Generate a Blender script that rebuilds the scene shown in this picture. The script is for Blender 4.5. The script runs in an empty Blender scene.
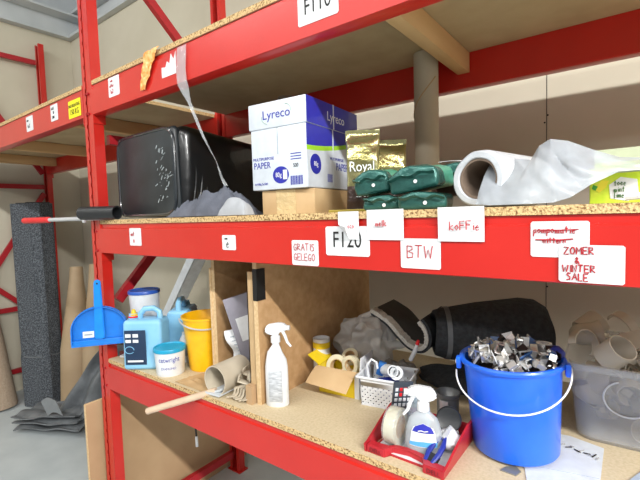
import bpy, bmesh, math, random
from mathutils import Vector, Matrix, noise
PI = math.pi
col = bpy.context.scene.collection
scn = bpy.context.scene

# ------------------------------------------------------------------ camera
cam_d = bpy.data.cameras.new('camera'); cam = bpy.data.objects.new('camera', cam_d); col.objects.link(cam)
cam_d.sensor_width = 36.0; cam_d.lens = 414.08/640*36.0; cam_d.clip_start = .02
yaw, pit, rol = -0.646572, -0.060676, -0.029674
f = Vector((math.sin(yaw)*math.cos(pit), math.cos(yaw)*math.cos(pit), math.sin(pit)))
rt = Vector((math.cos(yaw), -math.sin(yaw), 0)); up = rt.cross(f)
r2 = rt*math.cos(rol)+up*math.sin(rol); u2 = up*math.cos(rol)-rt*math.sin(rol)
cam.matrix_world = Matrix((( r2.x, u2.x, -f.x, 0), (r2.y, u2.y, -f.y, 0), (r2.z, u2.z, -f.z, 0), (0,0,0,1)))
scn.camera = cam

# ------------------------------------------------------------------ world, lamps, exposure
w = bpy.data.worlds.new('world'); scn.world = w; w.use_nodes = True
bg = w.node_tree.nodes['Background']; bg.inputs[0].default_value = (.96, .98, 1.0, 1); bg.inputs[1].default_value = .30
def strip_lamp(name, loc, lx, ly, power, rot=(0,0,0), c=(1,.99,.965)):
    l = bpy.data.lights.new(name, 'AREA'); l.shape = 'RECTANGLE'; l.size = lx; l.size_y = ly; l.energy = power; l.color = c
    o = bpy.data.objects.new(name, l); col.objects.link(o); o.location = loc; o.rotation_euler = rot; return o
strip_lamp('aisle_strip_light', (-.6, -1.3, 2.28), 7.0, .12, 90, (math.radians(30), 0, 0))
strip_lamp('far_aisle_strip_light', (5.2, -1.3, 2.28), 6.0, .12, 620, (math.radians(30), 0, 0))
strip_lamp('hall_strip_light', (-1.0, -4.2, 2.3), 9.0, .2, 120, (math.radians(50), 0, 0))
scn.view_settings.view_transform = 'Standard'; scn.view_settings.look = 'None'
scn.view_settings.gamma = 1; scn.view_settings.use_curve_mapping = False; scn.view_settings.exposure = .25

# ------------------------------------------------------------------ materials
def lin(h):
    h = h.lstrip('#'); v = [int(h[i:i+2],16)/255 for i in (0,2,4)]
    return tuple((x/12.92 if x <= .04045 else ((x+.055)/1.055)**2.4) for x in v)+(1,)
def mat(name, c, rough=.5, metal=0, c2=None, scale=30, lo=.35, hi=.65, detail=4, bump=0, bscale=None, stretch=None, trans=0, coat=0, spec=.5, sss=0):
    m = bpy.data.materials.new(name); m.use_nodes = True; nt = m.node_tree; p = nt.nodes['Principled BSDF']
    p.inputs['Base Color'].default_value = lin(c); p.inputs['Roughness'].default_value = rough; p.inputs['Metallic'].default_value = metal
    p.inputs['Specular IOR Level'].default_value = spec; p.inputs['Coat Weight'].default_value = coat
    tc = nt.nodes.new('ShaderNodeTexCoord'); mp = nt.nodes.new('ShaderNodeMapping'); nt.links.new(tc.outputs['Object'], mp.inputs[0])
    if stretch: mp.inputs['Scale'].default_value = stretch
    nz = nt.nodes.new('ShaderNodeTexNoise'); nz.inputs['Scale'].default_value = scale; nz.inputs['Detail'].default_value = detail
    nt.links.new(mp.outputs[0], nz.inputs['Vector'])
    r = nt.nodes.new('ShaderNodeValToRGB'); r.color_ramp.elements[0].position = lo; r.color_ramp.elements[1].position = hi
    if not c2:
        b = lin(c); r.color_ramp.elements[0].color = tuple(x*.93 for x in b[:3])+(1,); r.color_ramp.elements[1].color = tuple(min(1,x*1.04) for x in b[:3])+(1,)
    else: r.color_ramp.elements[0].color = lin(c); r.color_ramp.elements[1].color = lin(c2)
    nt.links.new(nz.outputs[0], r.inputs[0]); nt.links.new(r.outputs[0], p.inputs['Base Color'])
    if bump:
        n2 = nt.nodes.new('ShaderNodeTexNoise'); n2.inputs['Scale'].default_value = bscale or scale; n2.inputs['Detail'].default_value = 3
        nt.links.new(mp.outputs[0], n2.inputs['Vector'])
        bp = nt.nodes.new('ShaderNodeBump'); bp.inputs['Strength'].default_value = bump; bp.inputs['Distance'].default_value = .01
        nt.links.new(n2.outputs[0], bp.inputs['Height']); nt.links.new(bp.outputs[0], p.inputs['Normal'])
    if trans:
        out = nt.nodes['Material Output']; mx = nt.nodes.new('ShaderNodeMixShader'); tr = nt.nodes.new('ShaderNodeBsdfTransparent')
        mx.inputs[0].default_value = trans; nt.links.new(p.outputs[0], mx.inputs[1]); nt.links.new(tr.outputs[0], mx.inputs[2])
        nt.links.new(mx.outputs[0], out.inputs[0])
    return m
RED = mat('rack_red', '#bf211a', .30, c2='#c6271f', scale=6, coat=.25, bump=.03, bscale=60)
REDD = mat('brace_red', '#a81c26', .4)
CHIP = mat('chipboard_face', '#bfae8c', .8, c2='#cdbc9c', scale=140, lo=.3, hi=.6, detail=6)
CHIPE = mat('chipboard_edge', '#7d5a34', .9, c2='#d9b985', scale=170, lo=.36, hi=.52, detail=5, bump=.6, bscale=220)
UNDER = mat('board_underside', '#b09a76', .85, c2='#bba681', scale=8)
WALL = mat('wall_board', '#c2bca9', .85, c2='#cac4b2', scale=2.5)
WALLB = mat('wall_board_brown', '#8a7663', .8, c2='#947f6c', scale=3)
STRIP = mat('strip_white', '#e6e6dd', .6)
STEEL = mat('roof_steel', '#c2c7c9', .5, c2='#b2b8bb', scale=3)
ROOF = mat('roof_deck', '#8f938f', .7, c2='#a3a7a2', scale=3)
FLOOR = mat('concrete_floor', '#b0b8bb', .5, c2='#c0c7c9', scale=5, lo=.3, hi=.7, detail=8, bump=.05)
WOOD = mat('timber', '#c39a66', .7, c2='#d0ab7a', scale=14, stretch=(1,.12,1))
WHITE = mat('white_paper', '#dfe1e3', .6)
WPL = mat('white_plastic', '#dcdfe2', .35, coat=.2)
BLK = mat('black_ink', '#151515', .6); REDI = mat('red_ink', '#b3202c', .6); BLUI = mat('blue_ink', '#22279a', .5)
YEL = mat('yellow_label', '#f4ea1c', .5)
ORG = mat('orange_tape', '#e88a2c', .4, c2='#f3c987', scale=60, bump=.5, bscale=80)
CLR = mat('clear_tape', '#d5d9dc', .08, trans=.68, bump=.8, bscale=70, coat=.5)
CARD = mat('cardboard', '#b99a70', .8, c2='#c2a47b', scale=12)
CARDD = mat('cardboard_brown', '#ae8f6b', .8, c2='#b89a76', scale=5)
MDF = mat('chip_divider', '#a98459', .8, c2='#b8946a', scale=35, detail=6)
MDFE = mat('divider_edge', '#c9a97c', .8, c2='#d8bb90', scale=90)
FELT = mat('dark_felt', '#383c42', 1, c2='#757b82', scale=120, lo=.42, hi=.68, detail=6, bump=1, bscale=140)
FELTS = mat('dark_felt_plain', '#34383b', 1, c2='#45494c', scale=90, bump=.5)
TARP = mat('grey_tarpaulin', '#5d6165', .5, c2='#73777b', scale=10, bump=.25, bscale=30)
CLOTH = mat('grey_cloth', '#575b66', .85, c2='#656975', scale=25, bump=.3, bscale=200)
CLOTHL = mat('light_grey_cloth', '#a8abb0', .85)
BAG = mat('black_wrap', '#0c0d0f', .3, bump=.3, bscale=14, coat=.3)
BAGD = mat('dusty_black', '#171c20', .4, c2='#2c3338', scale=9, lo=.3, hi=.7, bump=.15)
SCUFF = mat('scuff_white', '#aab3b6', .6)
PIPEB = mat('black_pipe', '#25272a', .4)
ALU = mat('brushed_grey', '#c6c9cc', .35, .3)
GRIP = mat('red_grip', '#d8262c', .4)
PRPL = mat('print_blue', '#2b2fa6', .35, coat=.3)
PRG = mat('print_green', '#9bcf2f', .4)
PRL = mat('print_pale', '#c9d0da', .4)
BOXW = mat('box_white', '#cdd5df', .45, coat=.15)
GOLD = mat('gold_foil', '#9c9560', .2, .85, c2='#cfcb9a', scale=9, bump=1.0, bscale=13)
BRN = mat('brown_foil', '#3b2820', .3, .2, bump=.5, bscale=35)
GREEN = mat('green_foil', '#2c5751', .26, .3, c2='#3d736b', scale=15, bump=.55, bscale=32)
GREENL = mat('green_foil_light', '#5cb397', .35, .2, bump=.4, bscale=30)
FILM = mat('plastic_film', '#bcc3cb', .3, trans=.50, bump=.25, bscale=14, coat=.3)
FILMR = mat('film_roll_white', '#c6cbd1', .35, bump=.35, bscale=30, coat=.3)
CORE = mat('core_brown', '#7b6a5c', .8)
LIME = mat('tea_lime', '#b8d62a', .45, c2='#d6e24a', scale=30)
LIMEP = mat('tea_pale', '#bcc4a6', .5)
BLUE = mat('bucket_blue', '#1260ea', .3, c2='#2070f2', scale=8, coat=.2)
BLUED = mat('dustpan_blue', '#1277d4', .35, coat=.2)
LBLU = mat('canister_blue', '#7db8dd', .4, c2='#8cc4e4', scale=8, coat=.1)
LIDB = mat('lid_blue', '#1d9ac2', .35); LIDN = mat('lid_navy', '#2a56ad', .35)
NAVY = mat('label_navy', '#16304e', .45)
YBK = mat('bucket_yellow', '#f0b70c', .35, coat=.2)
GREYB = mat('pipe_beige', '#b8ac98', .5, c2='#c2b7a3', scale=12)
LPNL = mat('grey_panel', '#8f8c97', .5)
WIRE = mat('wire_white', '#e3e3e3', .3)
CHROME = mat('chrome_bits', '#dcdcda', .25, .6)
DKM = mat('dark_bits', '#2b2321', .35, .5)
TRED = mat('tray_red', '#b3242f', .4, coat=.15)
PCLR = mat('clear_bottle', '#d5dde2', .1, trans=.55, coat=.5)
TINC = mat('pale_tape', '#d6cfb2', .5)
BIN = mat('clear_bin', '#cfd2d4', .3, trans=.70, coat=.2)
PVC = mat('fittings_ivory', '#d2cabc', .5, c2='#dad3c6', scale=10)
GBAG = mat('grey_plastic_bag', '#cfcdca', .3, trans=.42, bump=.7, bscale=40, coat=.3)
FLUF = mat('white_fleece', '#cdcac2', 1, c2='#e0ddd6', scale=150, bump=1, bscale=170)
DKF = mat('dark_mat', '#2b2e32', .95, c2='#3a3d41', scale=70, bump=.5, bscale=120)
SLAT = mat('slate_tray', '#9aa6b2', .4); BLTP = mat('black_tape', '#121212', .5)
YBOX = mat('yellow_carton', '#e3c51e', .5); BLUR = mat('navy_handle', '#22308f', .35)

# ------------------------------------------------------------------ mesh helpers
def BM(): return bmesh.new()
def xf(bm, vs, M):
    if M is not None: bmesh.ops.transform(bm, matrix=M, verts=vs)
def T(x=0, y=0, z=0): return Matrix.Translation((x,y,z))
def Rz(a): return Matrix.Rotation(a,4,'Z')
def Rx(a): return Matrix.Rotation(a,4,'X')
def Ry(a): return Matrix.Rotation(a,4,'Y')
def aim(p0, p1):
    d = (Vector(p1)-Vector(p0)); q = d.to_track_quat('Z','Y'); return Matrix.Translation(p0) @ q.to_matrix().to_4x4(), d.length
def box(bm, lo, hi, M=None, bev=0, seg=2):
    c = [(a+b)/2 for a,b in zip(lo,hi)]; s = [abs(b-a) for a,b in zip(lo,hi)]
    r = bmesh.ops.create_cube(bm, size=1, matrix=Matrix.Translation(c) @ Matrix.Diagonal((*s,1))); vs = r['verts']
    if bev:
        es = list({e for v in vs for e in v.link_edges})
        g = bmesh.ops.bevel(bm, geom=es, offset=bev, segments=seg, profile=.5, affect='EDGES', clamp_overlap=True)
        vs = list({v for v in vs if v.is_valid} | set(g['verts']))
    xf(bm, vs, M); return bm
def lathe(bm, prof, n=32, M=None, sx=1, sy=1, closed=False, a0=0, a1=2*PI):
    full = abs(a1-a0-2*PI) < 1e-6; rings = []; vs = []
    for r,z in prof:
        ring = []
        if r < 1e-6 and full:
            v = bm.verts.new((0,0,z)); ring = [v]*n; vs.append(v)
        else:
            for i in range(n if full else n+1):
                a = a0+(a1-a0)*i/n; v = bm.verts.new((r*sx*math.cos(a), r*sy*math.sin(a), z)); ring.append(v); vs.append(v)
        rings.append(ring)
    prs = list(zip(rings, rings[1:]))+([(rings[-1],rings[0])] if closed else [])
    for A,B in prs:
        m = len(A)
        for i in range(m if full else m-1):
            q = [A[i],A[(i+1)%m],B[(i+1)%m],B[i]]; u = []
            for v in q:
                if v not in u: u.append(v)
            if len(u) >= 3:
                try: bm.faces.new(u)
                except ValueError: pass
    xf(bm, vs, M); return bm
def rod(bm, p0, p1, r0, r1=None, n=20):
    M, L = aim(p0,p1); r1 = r0 if r1 is None else r1
    return lathe(bm, [(0,0),(r0,0),(r1,L),(0,L)], n, M)
def pipe(bm, p0, p1, ro, ri, n=28, a0=0, a1=2*PI, roll=0):
    M, L = aim(p0,p1); return lathe(bm, [(ri,0),(ro,0),(ro,L),(ri,L)], n, M @ Rz(roll), closed=True, a0=a0, a1=a1)
def tube(bm, pts, r, n=8, M=None, ref=None):
    pts = [Vector(p) for p in pts]; rings = []; vs = []; prev = None
    for i,p in enumerate(pts):
        d = (pts[min(i+1,len(pts)-1)]-pts[max(i-1,0)])
        d = d.normalized() if d.length > 1e-9 else (pts[i]-pts[i-1]).normalized()
        a = Vector((0,0,1)) if abs(d.z) < .9 else Vector((1,0,0))
        if prev: a = prev
        if ref: a = Vector(ref)
        x = (a-d*a.dot(d))
        if x.length < 1e-4: x = d.orthogonal()
        x.normalize(); y = d.cross(x); prev = x
        rr = r[i] if isinstance(r,(list,tuple)) else r
        ring = [bm.verts.new(p+(x*math.cos(2*PI*k/n)+y*math.sin(2*PI*k/n))*rr) for k in range(n)]; rings.append(ring); vs += ring
    for A,B in zip(rings,rings[1:]):
        for k in range(n): bm.faces.new([A[k],A[(k+1)%n],B[(k+1)%n],B[k]])
    bm.faces.new(rings[0][::-1]); bm.faces.new(rings[-1]); xf(bm, vs, M); return bm
def prism(bm, poly, d, M=None):
    """poly in local XZ, extruded from y=0 to y=d"""
    A = [bm.verts.new((x,0,z)) for x,z in poly]; B = [bm.verts.new((x,d,z)) for x,z in poly]; n = len(poly)
    bm.faces.new(A); bm.faces.new(B[::-1])
    for i in range(n): bm.faces.new([A[i],B[i],B[(i+1)%n],A[(i+1)%n]])
    xf(bm, A+B, M); return bm
def grid(bm, fn, nu, nv, thick=.0008, M=None):
    """surface with thickness: fn(u,v)->point"""
    P = [[Vector(fn(i/nu,j/nv)) for j in range(nv+1)] for i in range(nu+1)]
    N = [[None]*(nv+1) for _ in range(nu+1)]
    for i in range(nu+1):
        for j in range(nv+1):
            du = P[min(i+1,nu)][j]-P[max(i-1,0)][j]; dv = P[i][min(j+1,nv)]-P[i][max(j-1,0)]
            n = du.cross(dv); N[i][j] = n.normalized() if n.length > 1e-12 else Vector((0,0,1))
    A = [[bm.verts.new(P[i][j]) for j in range(nv+1)] for i in range(nu+1)]
    B = [[bm.verts.new(P[i][j]-N[i][j]*thick) for j in range(nv+1)] for i in range(nu+1)]
    for i in range(nu):
        for j in range(nv):
            bm.faces.new([A[i][j],A[i+1][j],A[i+1][j+1],A[i][j+1]]); bm.faces.new([B[i][j],B[i][j+1],B[i+1][j+1],B[i+1][j]])
    for i in range(nu):
        bm.faces.new([A[i][0],B[i][0],B[i+1][0],A[i+1][0]]); bm.faces.new([A[i][nv],A[i+1][nv],B[i+1][nv],B[i][nv]])
    for j in range(nv):
        bm.faces.new([A[0][j],A[0][j+1],B[0][j+1],B[0][j]]); bm.faces.new([A[nu][j],B[nu][j],B[nu][j+1],A[nu][j+1]])
    xf(bm, [v for r in A+B for v in r], M); return bm
def blob(bm, c, s, amp, freq, seed=0, sub=4, flat=None, M=None, ridge=False):
    r = bmesh.ops.create_icosphere(bm, subdivisions=sub, radius=1); so = Vector((seed*7.1,seed*3.3,seed*1.7))
    for v in r['verts']:
        n = v.co.normalized(); q = n*freq+so
        h = noise.noise(q)+.5*noise.noise(q*2.1)
        if ridge: h = 1-2.4*abs(h)
        v.co = Vector((n.x*s[0], n.y*s[1], n.z*s[2]))*(1+amp*h)
        if flat is not None and v.co.z < flat: v.co.z = flat+.05*(v.co.z-flat)
    xf(bm, r['verts'], T(*c) @ (M or Matrix.Identity(4))); return bm
def obj(name, bm, m, parent=None, loc=None, rot=None, sharp=.6, smooth=True):
    bmesh.ops.recalc_face_normals(bm, faces=bm.faces)
    for fc in bm.faces: fc.smooth = smooth
    for e in bm.edges:
        if len(e.link_faces) == 2 and e.calc_face_angle(0) > sharp: e.smooth = False
    me = bpy.data.meshes.new(name); bm.to_mesh(me); bm.free()
    if m: me.materials.append(m)
    o = bpy.data.objects.new(name, me); col.objects.link(o)
    if parent: o.parent = parent
    if loc: o.location = loc
    if rot: o.rotation_euler = rot
    return o
def tag(o, label, cat, group=None):
    o['label'] = label; o['category'] = cat
    if group: o['group'] = group
    return o
def thing(name, label, cat, loc=(0,0,0), rz=0, group=None, rot=None):
    o = bpy.data.objects.new(name, None); o.empty_display_size = .02; col.objects.link(o); o.location = loc
    o.rotation_euler = rot or (0,0,rz); return tag(o, label, cat, group)
def struct(name, bm, m, parent=None):
    o = obj(name, bm, m, parent); 
    if not parent: o['kind'] = 'structure'
    return o
def ptext(name, s, size, m, parent, M, sx=1.0, align='CENTER'):
    """printed lettering as a flat mesh; lies in local XZ facing -Y before M"""
    cu = bpy.data.curves.new('t', 'FONT'); cu.body = s; cu.size = size; cu.align_x = align; cu.align_y = 'CENTER'; cu.extrude = .0002; cu.resolution_u = 3
    to = bpy.data.objects.new('t', cu); col.objects.link(to)
    bpy.context.view_layer.update()
    me = bpy.data.meshes.new_from_object(to.evaluated_get(bpy.context.evaluated_depsgraph_get()))
    bpy.data.objects.remove(to); bpy.data.curves.remove(cu)
    me.transform(M @ Rx(PI/2) @ Matrix.Diagonal((sx,1,1,1))); me.materials.clear(); me.materials.append(m); me.name = name
    o = bpy.data.objects.new(name, me); col.objects.link(o); o.parent = parent; return o
# handwriting: pen strokes in a 0..1 box
G = {'A':['0,0 .4,1 .7,0','.15,.4 .6,.4'],'B':['0,0 0,1 .5,.95 .55,.7 .1,.55 .6,.4 .55,.05 0,0'],'E':['.6,1 0,1 0,0 .6,0','0,.5 .5,.5'],
 'F':['0,0 0,1 .6,1','0,.55 .5,.55'],'G':['.6,.85 .3,1 0,.6 .1,.1 .5,0 .6,.4 .3,.4'],'I':['.2,0 .2,1'],'L':['0,1 0,0 .5,0'],'M':['0,0 .05,1 .35,.4 .65,1 .7,0'],
 'N':['0,0 0,1 .5,0 .55,1'],'O':['.3,1 0,.6 .1,.1 .4,0 .65,.4 .5,.9 .3,1'],'R':['0,0 0,1 .5,.9 .5,.6 0,.5 .65,0'],'S':['.6,.9 .2,1 .05,.75 .5,.45 .5,.1 0,0'],
 'T':['0,1 .7,1','.35,1 .3,0'],'W':['0,1 .15,0 .4,.7 .6,0 .8,1'],'Z':['0,1 .65,1 0,0 .7,0'],'&':['.7,0 .1,.8 .3,1 .45,.8 0,.2 .2,0 .6,.35'],
 'k':['0,0 0,1','.45,.55 0,.3 .5,0'],'o':['.25,.55 0,.3 .2,0 .45,.25 .25,.55'],'f':['.4,1 .2,.9 .15,0','0,.55 .4,.55'],'i':['.15,0 .15,.5','.15,.7 .16,.75'],
 'e':['0,.3 .4,.35 .25,.55 0,.3 .15,0 .4,.08'],'m':['0,0 0,.5','0,.4 .2,.5 .25,0','.25,.4 .45,.5 .5,0'],'l':['.15,1 .1,0 .25,0'],'c':['.4,.5 .1,.5 0,.2 .2,0 .4,.08'],
 'p':['.05,.5 0,-.45','.05,.45 .35,.5 .35,.1 .05,.05'],'a':['.35,.5 .05,.45 .05,.05 .35,.1','.37,.5 .4,0'],'t':['.2,.9 .2,0','0,.6 .4,.6'],'n':['0,0 0,.5','0,.4 .3,.5 .35,0'],
 'r':['0,0 0,.5','0,.35 .3,.5'],'w':['0,.5 .12,0 .25,.4 .38,0 .5,.5'],'-':['-.2,.5 1.0,.5'],'4':['.5,0 .5,1 0,.35 .65,.35'],'2':['0,.8 .3,1 .55,.75 0,0 .6,0'],'s':['.35,.5 .05,.4 .3,.2 0,0'],
 'g':['.35,.5 .05,.45 .05,.1 .35,.1','.37,.5 .35,-.4 .05,-.35'],'u':['0,.5 .05,0 .35,.05 .35,.5']}
def write(bm, s, x, z, h, r=.0008, sp=.85, wobble=.06, seed=1, y=-.0012):
    r *= 1.4 if r < .00095 else .85
    rnd = random.Random(seed); cx = x
    for ch in s:
        if ch == ' ': cx += h*.5; continue
        wmax = 0; dz = rnd.uniform(-wobble,wobble)*h
        for st in G.get(ch, G['o']):
            pts = []
            for q in st.split():
                a,b = map(float,q.split(',')); wmax = max(wmax,a); pts.append((cx+a*h*sp, y, z+b*h+dz))
            tube(bm, pts, r, 4, ref=(0,1,0))
        cx += (wmax+.22)*h*sp
    return cx
def paper(label, x0, z0, x1, z1, Y=.8485, lines=(), ink=REDI, m=WHITE, name='paper_label', cat='label', tilt=0, fn=None, corner=.003):
    """a small sheet taped on a beam face; lines = (text, x, z, height, radius) from its lower left"""
    W, H = x1-x0, z1-z0; c = ((x0+x1)/2, Y, (z0+z1)/2); bm = BM()
    if fn: grid(bm, lambda u,v: fn((u-.5)*W, (v-.5)*H, u, v), 14, 14, .0006)
    else:
        k = corner; pl = [(-W/2+k,-H/2),(W/2-k,-H/2),(W/2,-H/2+k),(W/2,H/2-k),(W/2-k,H/2),(-W/2+k,H/2),(-W/2,H/2-k),(-W/2,-H/2+k)]
        prism(bm, pl, .0008)
    o = obj(name, bm, m, loc=c, rot=(0,tilt,0)); tag(o, label, cat)
    if lines:
        b = BM()
        for i,(s,x,z,h,r) in enumerate(lines): write(b, s, -W/2+x, -H/2+z, h, r, seed=i+3, y=-.0012 if not fn else -.0062)
        obj('writing', b, ink, o)
    return o

# ------------------------------------------------------------------ room
FZ = -1.5
ZM, ZL, ZT = .005, -.600, .590
WY, WX = 1.884, -4.395
struct('floor', box(BM(), (-4.5,-4.2,FZ-.05), (7,1.97,FZ)), FLOOR)
struct('wall_left', box(BM(), (WX-.08,-4.2,FZ), (WX,WY+.08,1.755)), WALL)
struct('wall_back', box(BM(), (WX,WY,FZ), (7,WY+.08,1.755)), WALL)
b = BM()
for x in (-.276,.94): box(b, (x-.0012,WY-.001,FZ), (x+.0012,WY+.01,.57))
for x,z in ((-.272,.368),(-.283,.34),(-.272,-.318),(-.283,-.294)): rod(b, (x, WY-.0012, z), (x, WY+.01, z), .0035, n=10)
struct('trim_1', b, BLK)
struct('ceiling', box(BM(), (-4.6,-4.2,2.42), (7,2.1,2.5)), ROOF)
b = BM(); box(b, (WX-.04,-4.2,1.755), (WX+.08,WY+.08,1.91)); box(b, (WX-.06,-4.2,1.91), (WX+.22,WY+.08,1.93)); box(b, (WX-.06,-4.2,1.93), (WX-.02,WY+.08,2.42)); struct('trim_2', b, STEEL)
b = BM(); box(b, (WX+.08,WY-.05,1.755), (7,WY+.08,1.78)); box(b, (WX+.08,WY+.04,1.755), (7,WY+.08,2.42)); box(b, (WX+.08,WY-.06,1.94), (7,WY+.08,1.965)); struct('trim_3', b, STEEL)
b = BM()
for y in (-1.3,-.1,1.1): box(b, (WX,y,2.32), (7,y+.06,2.42))
struct('trim_4', b, STEEL)

# ------------------------------------------------------------------ pallet rack
rack = thing('pallet_rack', 'red steel pallet rack with perforated uprights and chipboard shelves', 'shelving rack', (-1.86,.85,FZ))
rack_i = Matrix.Translation((1.86,-.85,-FZ))
def rpart(name, bm, m, parent=None):
    bmesh.ops.transform(bm, matrix=rack_i, verts=bm.verts); return obj(name, bm, m, parent or rack)
def upright(x0, y0, z0, z1, front=-1):
    """C profile 80 wide 70 deep; the perforated web faces front"""
    W, D = .078, .042; bm = BM(); t = .002
    xs = [0,.019,.0265,.0515,.059,W]; n = int((z1-z0)/.025); yw = y0 if front < 0 else y0+D
    def q(a,b,c,d): bm.faces.new([bm.verts.new(p) for p in (a,b,c,d)])
    for k in range(n):
        za, zb = z0+k*.025, z0+(k+1)*.025
        for i in range(5):
            if (i == 1 and k%2 == 0) or (i == 3 and k%2 == 1):
                zc = zb-.009; q((x0+xs[i],yw,zc),(x0+xs[i+1],yw,zc),(x0+xs[i+1],yw,zb),(x0+xs[i],yw,zb)); continue
            dy = 0 if i != 2 else .003*(-front)
            q((x0+xs[i],yw+dy,za),(x0+xs[i+1],yw+dy,za),(x0+xs[i+1],yw+dy,zb),(x0+xs[i],yw+dy,zb))
    yo = y0+D if front < 0 else y0
    for x in (x0, x0+W): box(bm, (x-.001,y0,z0), (x+.001,y0+D,z1))
    for xa in (x0, x0+W-.02): box(bm, (xa,yo-.001,z0), (xa+.02,yo+.001,z1))
    bmesh.ops.remove_doubles(bm, verts=bm.verts, dist=.00005)
    r = rpart('upright', bm, RED)
    b = BM(); box(b, (x0-.012,y0-.01,FZ), (x0+W+.012,y0+D+.015,FZ+.006)); rpart('foot_plate', b, RED, r)
    return r
UA = -1.903
upright(UA, .852, FZ, 2.3); upright(UA, 1.565, FZ, 2.3, 1)
UB = -4.38
upright(UB, .852, FZ, 1.62); upright(UB, 1.565, FZ, 1.62, 1)
def brace(x, a, c, m=REDD):
    b = BM(); M, L = aim((x,*a), (x,*c)); box(b, (-.014,-.02,0), (.014,.02,L), M); rpart('brace', b, m)
XA = UA+.039; XB = UB+.039
for X, zs in ((XA, (-1.39,-.62,.36,1.30)), (XB, (-1.3,-.75,.33,1.45))):
    for z in zs: brace(X, (.93,z), (1.545,z))
brace(XA, (.93,-.36), (1.545,.30)); brace(XA, (.93,1.27), (1.545,.70)); brace(XA, (1.545,1.95),(.93,1.35))
brace(XB, (.93,-.70), (1.545,.27)); brace(XB, (.93,-.35), (1.545,-.95)); brace(XB, (.93,1.40),(1.545,.45))
def beam(x0, x1, z0, z1, y, back=False):
    b = BM(); s = 1 if not back else -1
    pr = [(0,z0+.002),(.003,z0),(.047,z0),(.05,z0+.003),(.05,z1),(.006,z1),(.006,z1-.016),(.0,z1-.019)]
    M = T(x0, y, 0) @ Rz(PI/2) @ Matrix.Diagonal((s,-1,1,1))
    prism(b, pr, x1-x0, M)
    r = rpart('beam', b, RED)
    for xe, d in ((x0,1),(x1,-1)):
        c = BM(); ya = y-.004 if not back else y-.0
        box(c, (min(xe,xe+d*.004), y if not back else y-.052, z0-.035), (max(xe,xe+d*.004), y+.052 if not back else y, z1+.015))
        rpart('beam_connector', c, RED, r)
        if not back:
            xa = xe-d*.03
            for zz in (z0+.01, z1-.03): c = BM(); rod(c, (xa,y-.004,zz), (xa,y+.01,zz), .005, n=10); rpart('hook', c, REDD, r)
XR = UA+.08; XE = 1.0
for z0, z1 in ((.449,.572),(-.136,-.013),(-.737,-.617)):
    beam(XR, XE, z0, z1, .85); beam(XR, XE, z0, z1, 1.617, True)
beam(UB+.08, UA-.002, .449,.572,.85); beam(UB+.08, UA-.002, .449,.572,1.617, True)
upright(XE+.002, .852, FZ, 2.3); upright(XE+.002, 1.565, FZ, 2.3, 1)
def board(x0, x1, z, y0=.851, y1=1.615):
    b = BM(); box(b, (x0,y0,z-.017), (x1,y1,z)); r = rpart('shelf_board', b, CHIP)
    r.data.materials.append(CHIPE); r.data.materials.append(UNDER)
    for p in r.data.polygons:
        if p.normal.z < -.5: p.material_index = 2
        elif p.normal.z < .5: p.material_index = 1
for z in (ZT, ZM, ZL):
    xs = [XR+.004, .35, XE-.01]
    for a,c in zip(xs,xs[1:]): board(a, c-.001, z)
board(UB+.085, -3.3, ZT); board(-3.299, UA-.01, ZT)
for i,x in enumerate((-.50, -2.35, -3.35, -4.1)):                     # timber bearers below the top shelf
    b = BM(); box(b, (x-.022,.901,.50), (x+.022,1.566,.571), bev=.002); rpart('timber_bearer', b, WOOD)

# ------------------------------------------------------------------ labels on the beams
def L(*a): return a
paper('small white card with a red scribble at the left end of the middle beam', -1.578,-.098,-1.494,-.030, lines=[('nut',.012,.038,.018,.0011),('N',.03,.012,.012,.0011)])
paper('small white card with a dark handwritten e on the middle beam', -1.024,-.100,-.962,-.054, lines=[('e',.02,.008,.030,.0012),('uma',.014,.033,.008,.0006)], ink=BLK)
paper('white card with red handwriting GRATIS GELEGO on the beam', -.737,-.133,-.647,-.066, lines=[('GRATIS',.008,.040,.018,.0007),('GELEGO',.008,.014,.018,.0007)])
o = paper('white location sign with big black F126, half covered by papers', -.622,-.103,-.494,-.030, corner=.004)
ptext('lettering', 'F120', .056, BLK, o, T(0,-.001,.002), .78)
def curl(x,z,u,v):
    k = max(0, (.42-u)+(.42-v)-.30); return (x+k*.075, -.0014-.07*k*(1-.3*k), z+k*.06)
paper('curling white paper reading oco above the F126 sign', -.580,-.062,-.521,.006, Y=.8465, fn=curl, lines=[('oco',.030,.028,.012,.0007)])
paper('white paper with small red melk hanging over the shelf edge', -.499,-.062,-.405,.008, Y=.847, lines=[('melk',.026,.032,.014,.0008)], fn=lambda x,z,u,v:(x,-.001-.003*math.sin(u*3.1)*v,z))
paper('white card marked BTW in red below the shelf edge', -.414,-.124,-.322,-.058, Y=.848, lines=[('BTW',.016,.024,.027,.0008)])
paper('creased white paper marked koffie in bold red', -.326,-.063,-.232,.008, Y=.847, lines=[('koFFie',.026,.024,.018,.0014)], fn=lambda x,z,u,v:(x,-.001-.003*abs(u-.75)*v-.0012*(abs(u-v)<.08),z))
o = paper('white card with crossed-out red handwriting behind the sale card', -.150,-.089,-.058,-.024, Y=.8485, lines=[('pompomatie',.005,.044,.013,.0007),('wittern',.02,.026,.011,.0007)])
b = BM(); tube(b, [(-.033,-.0015,.017),(0,-.0015,.0165),(.03,-.0015,.018)], .0009, 4); tube(b, [(-.038,-.0015,-.001),(0,-.0015,-.001),(.022,-.0015,.001)], .0012, 4); obj('crossing_out', b, REDI, o)
paper('white card with red ZOMER & WINTER SALE on the right of the beam', -.104,-.132,-.008,-.066, Y=.8465,
      lines=[('ZOMER',.008,.050,.0125,.0008),('&',.025,.034,.011,.0008),('WINTER',.006,.018,.0125,.0008),('SALE',.012,.0035,.0125,.0008)])
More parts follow.
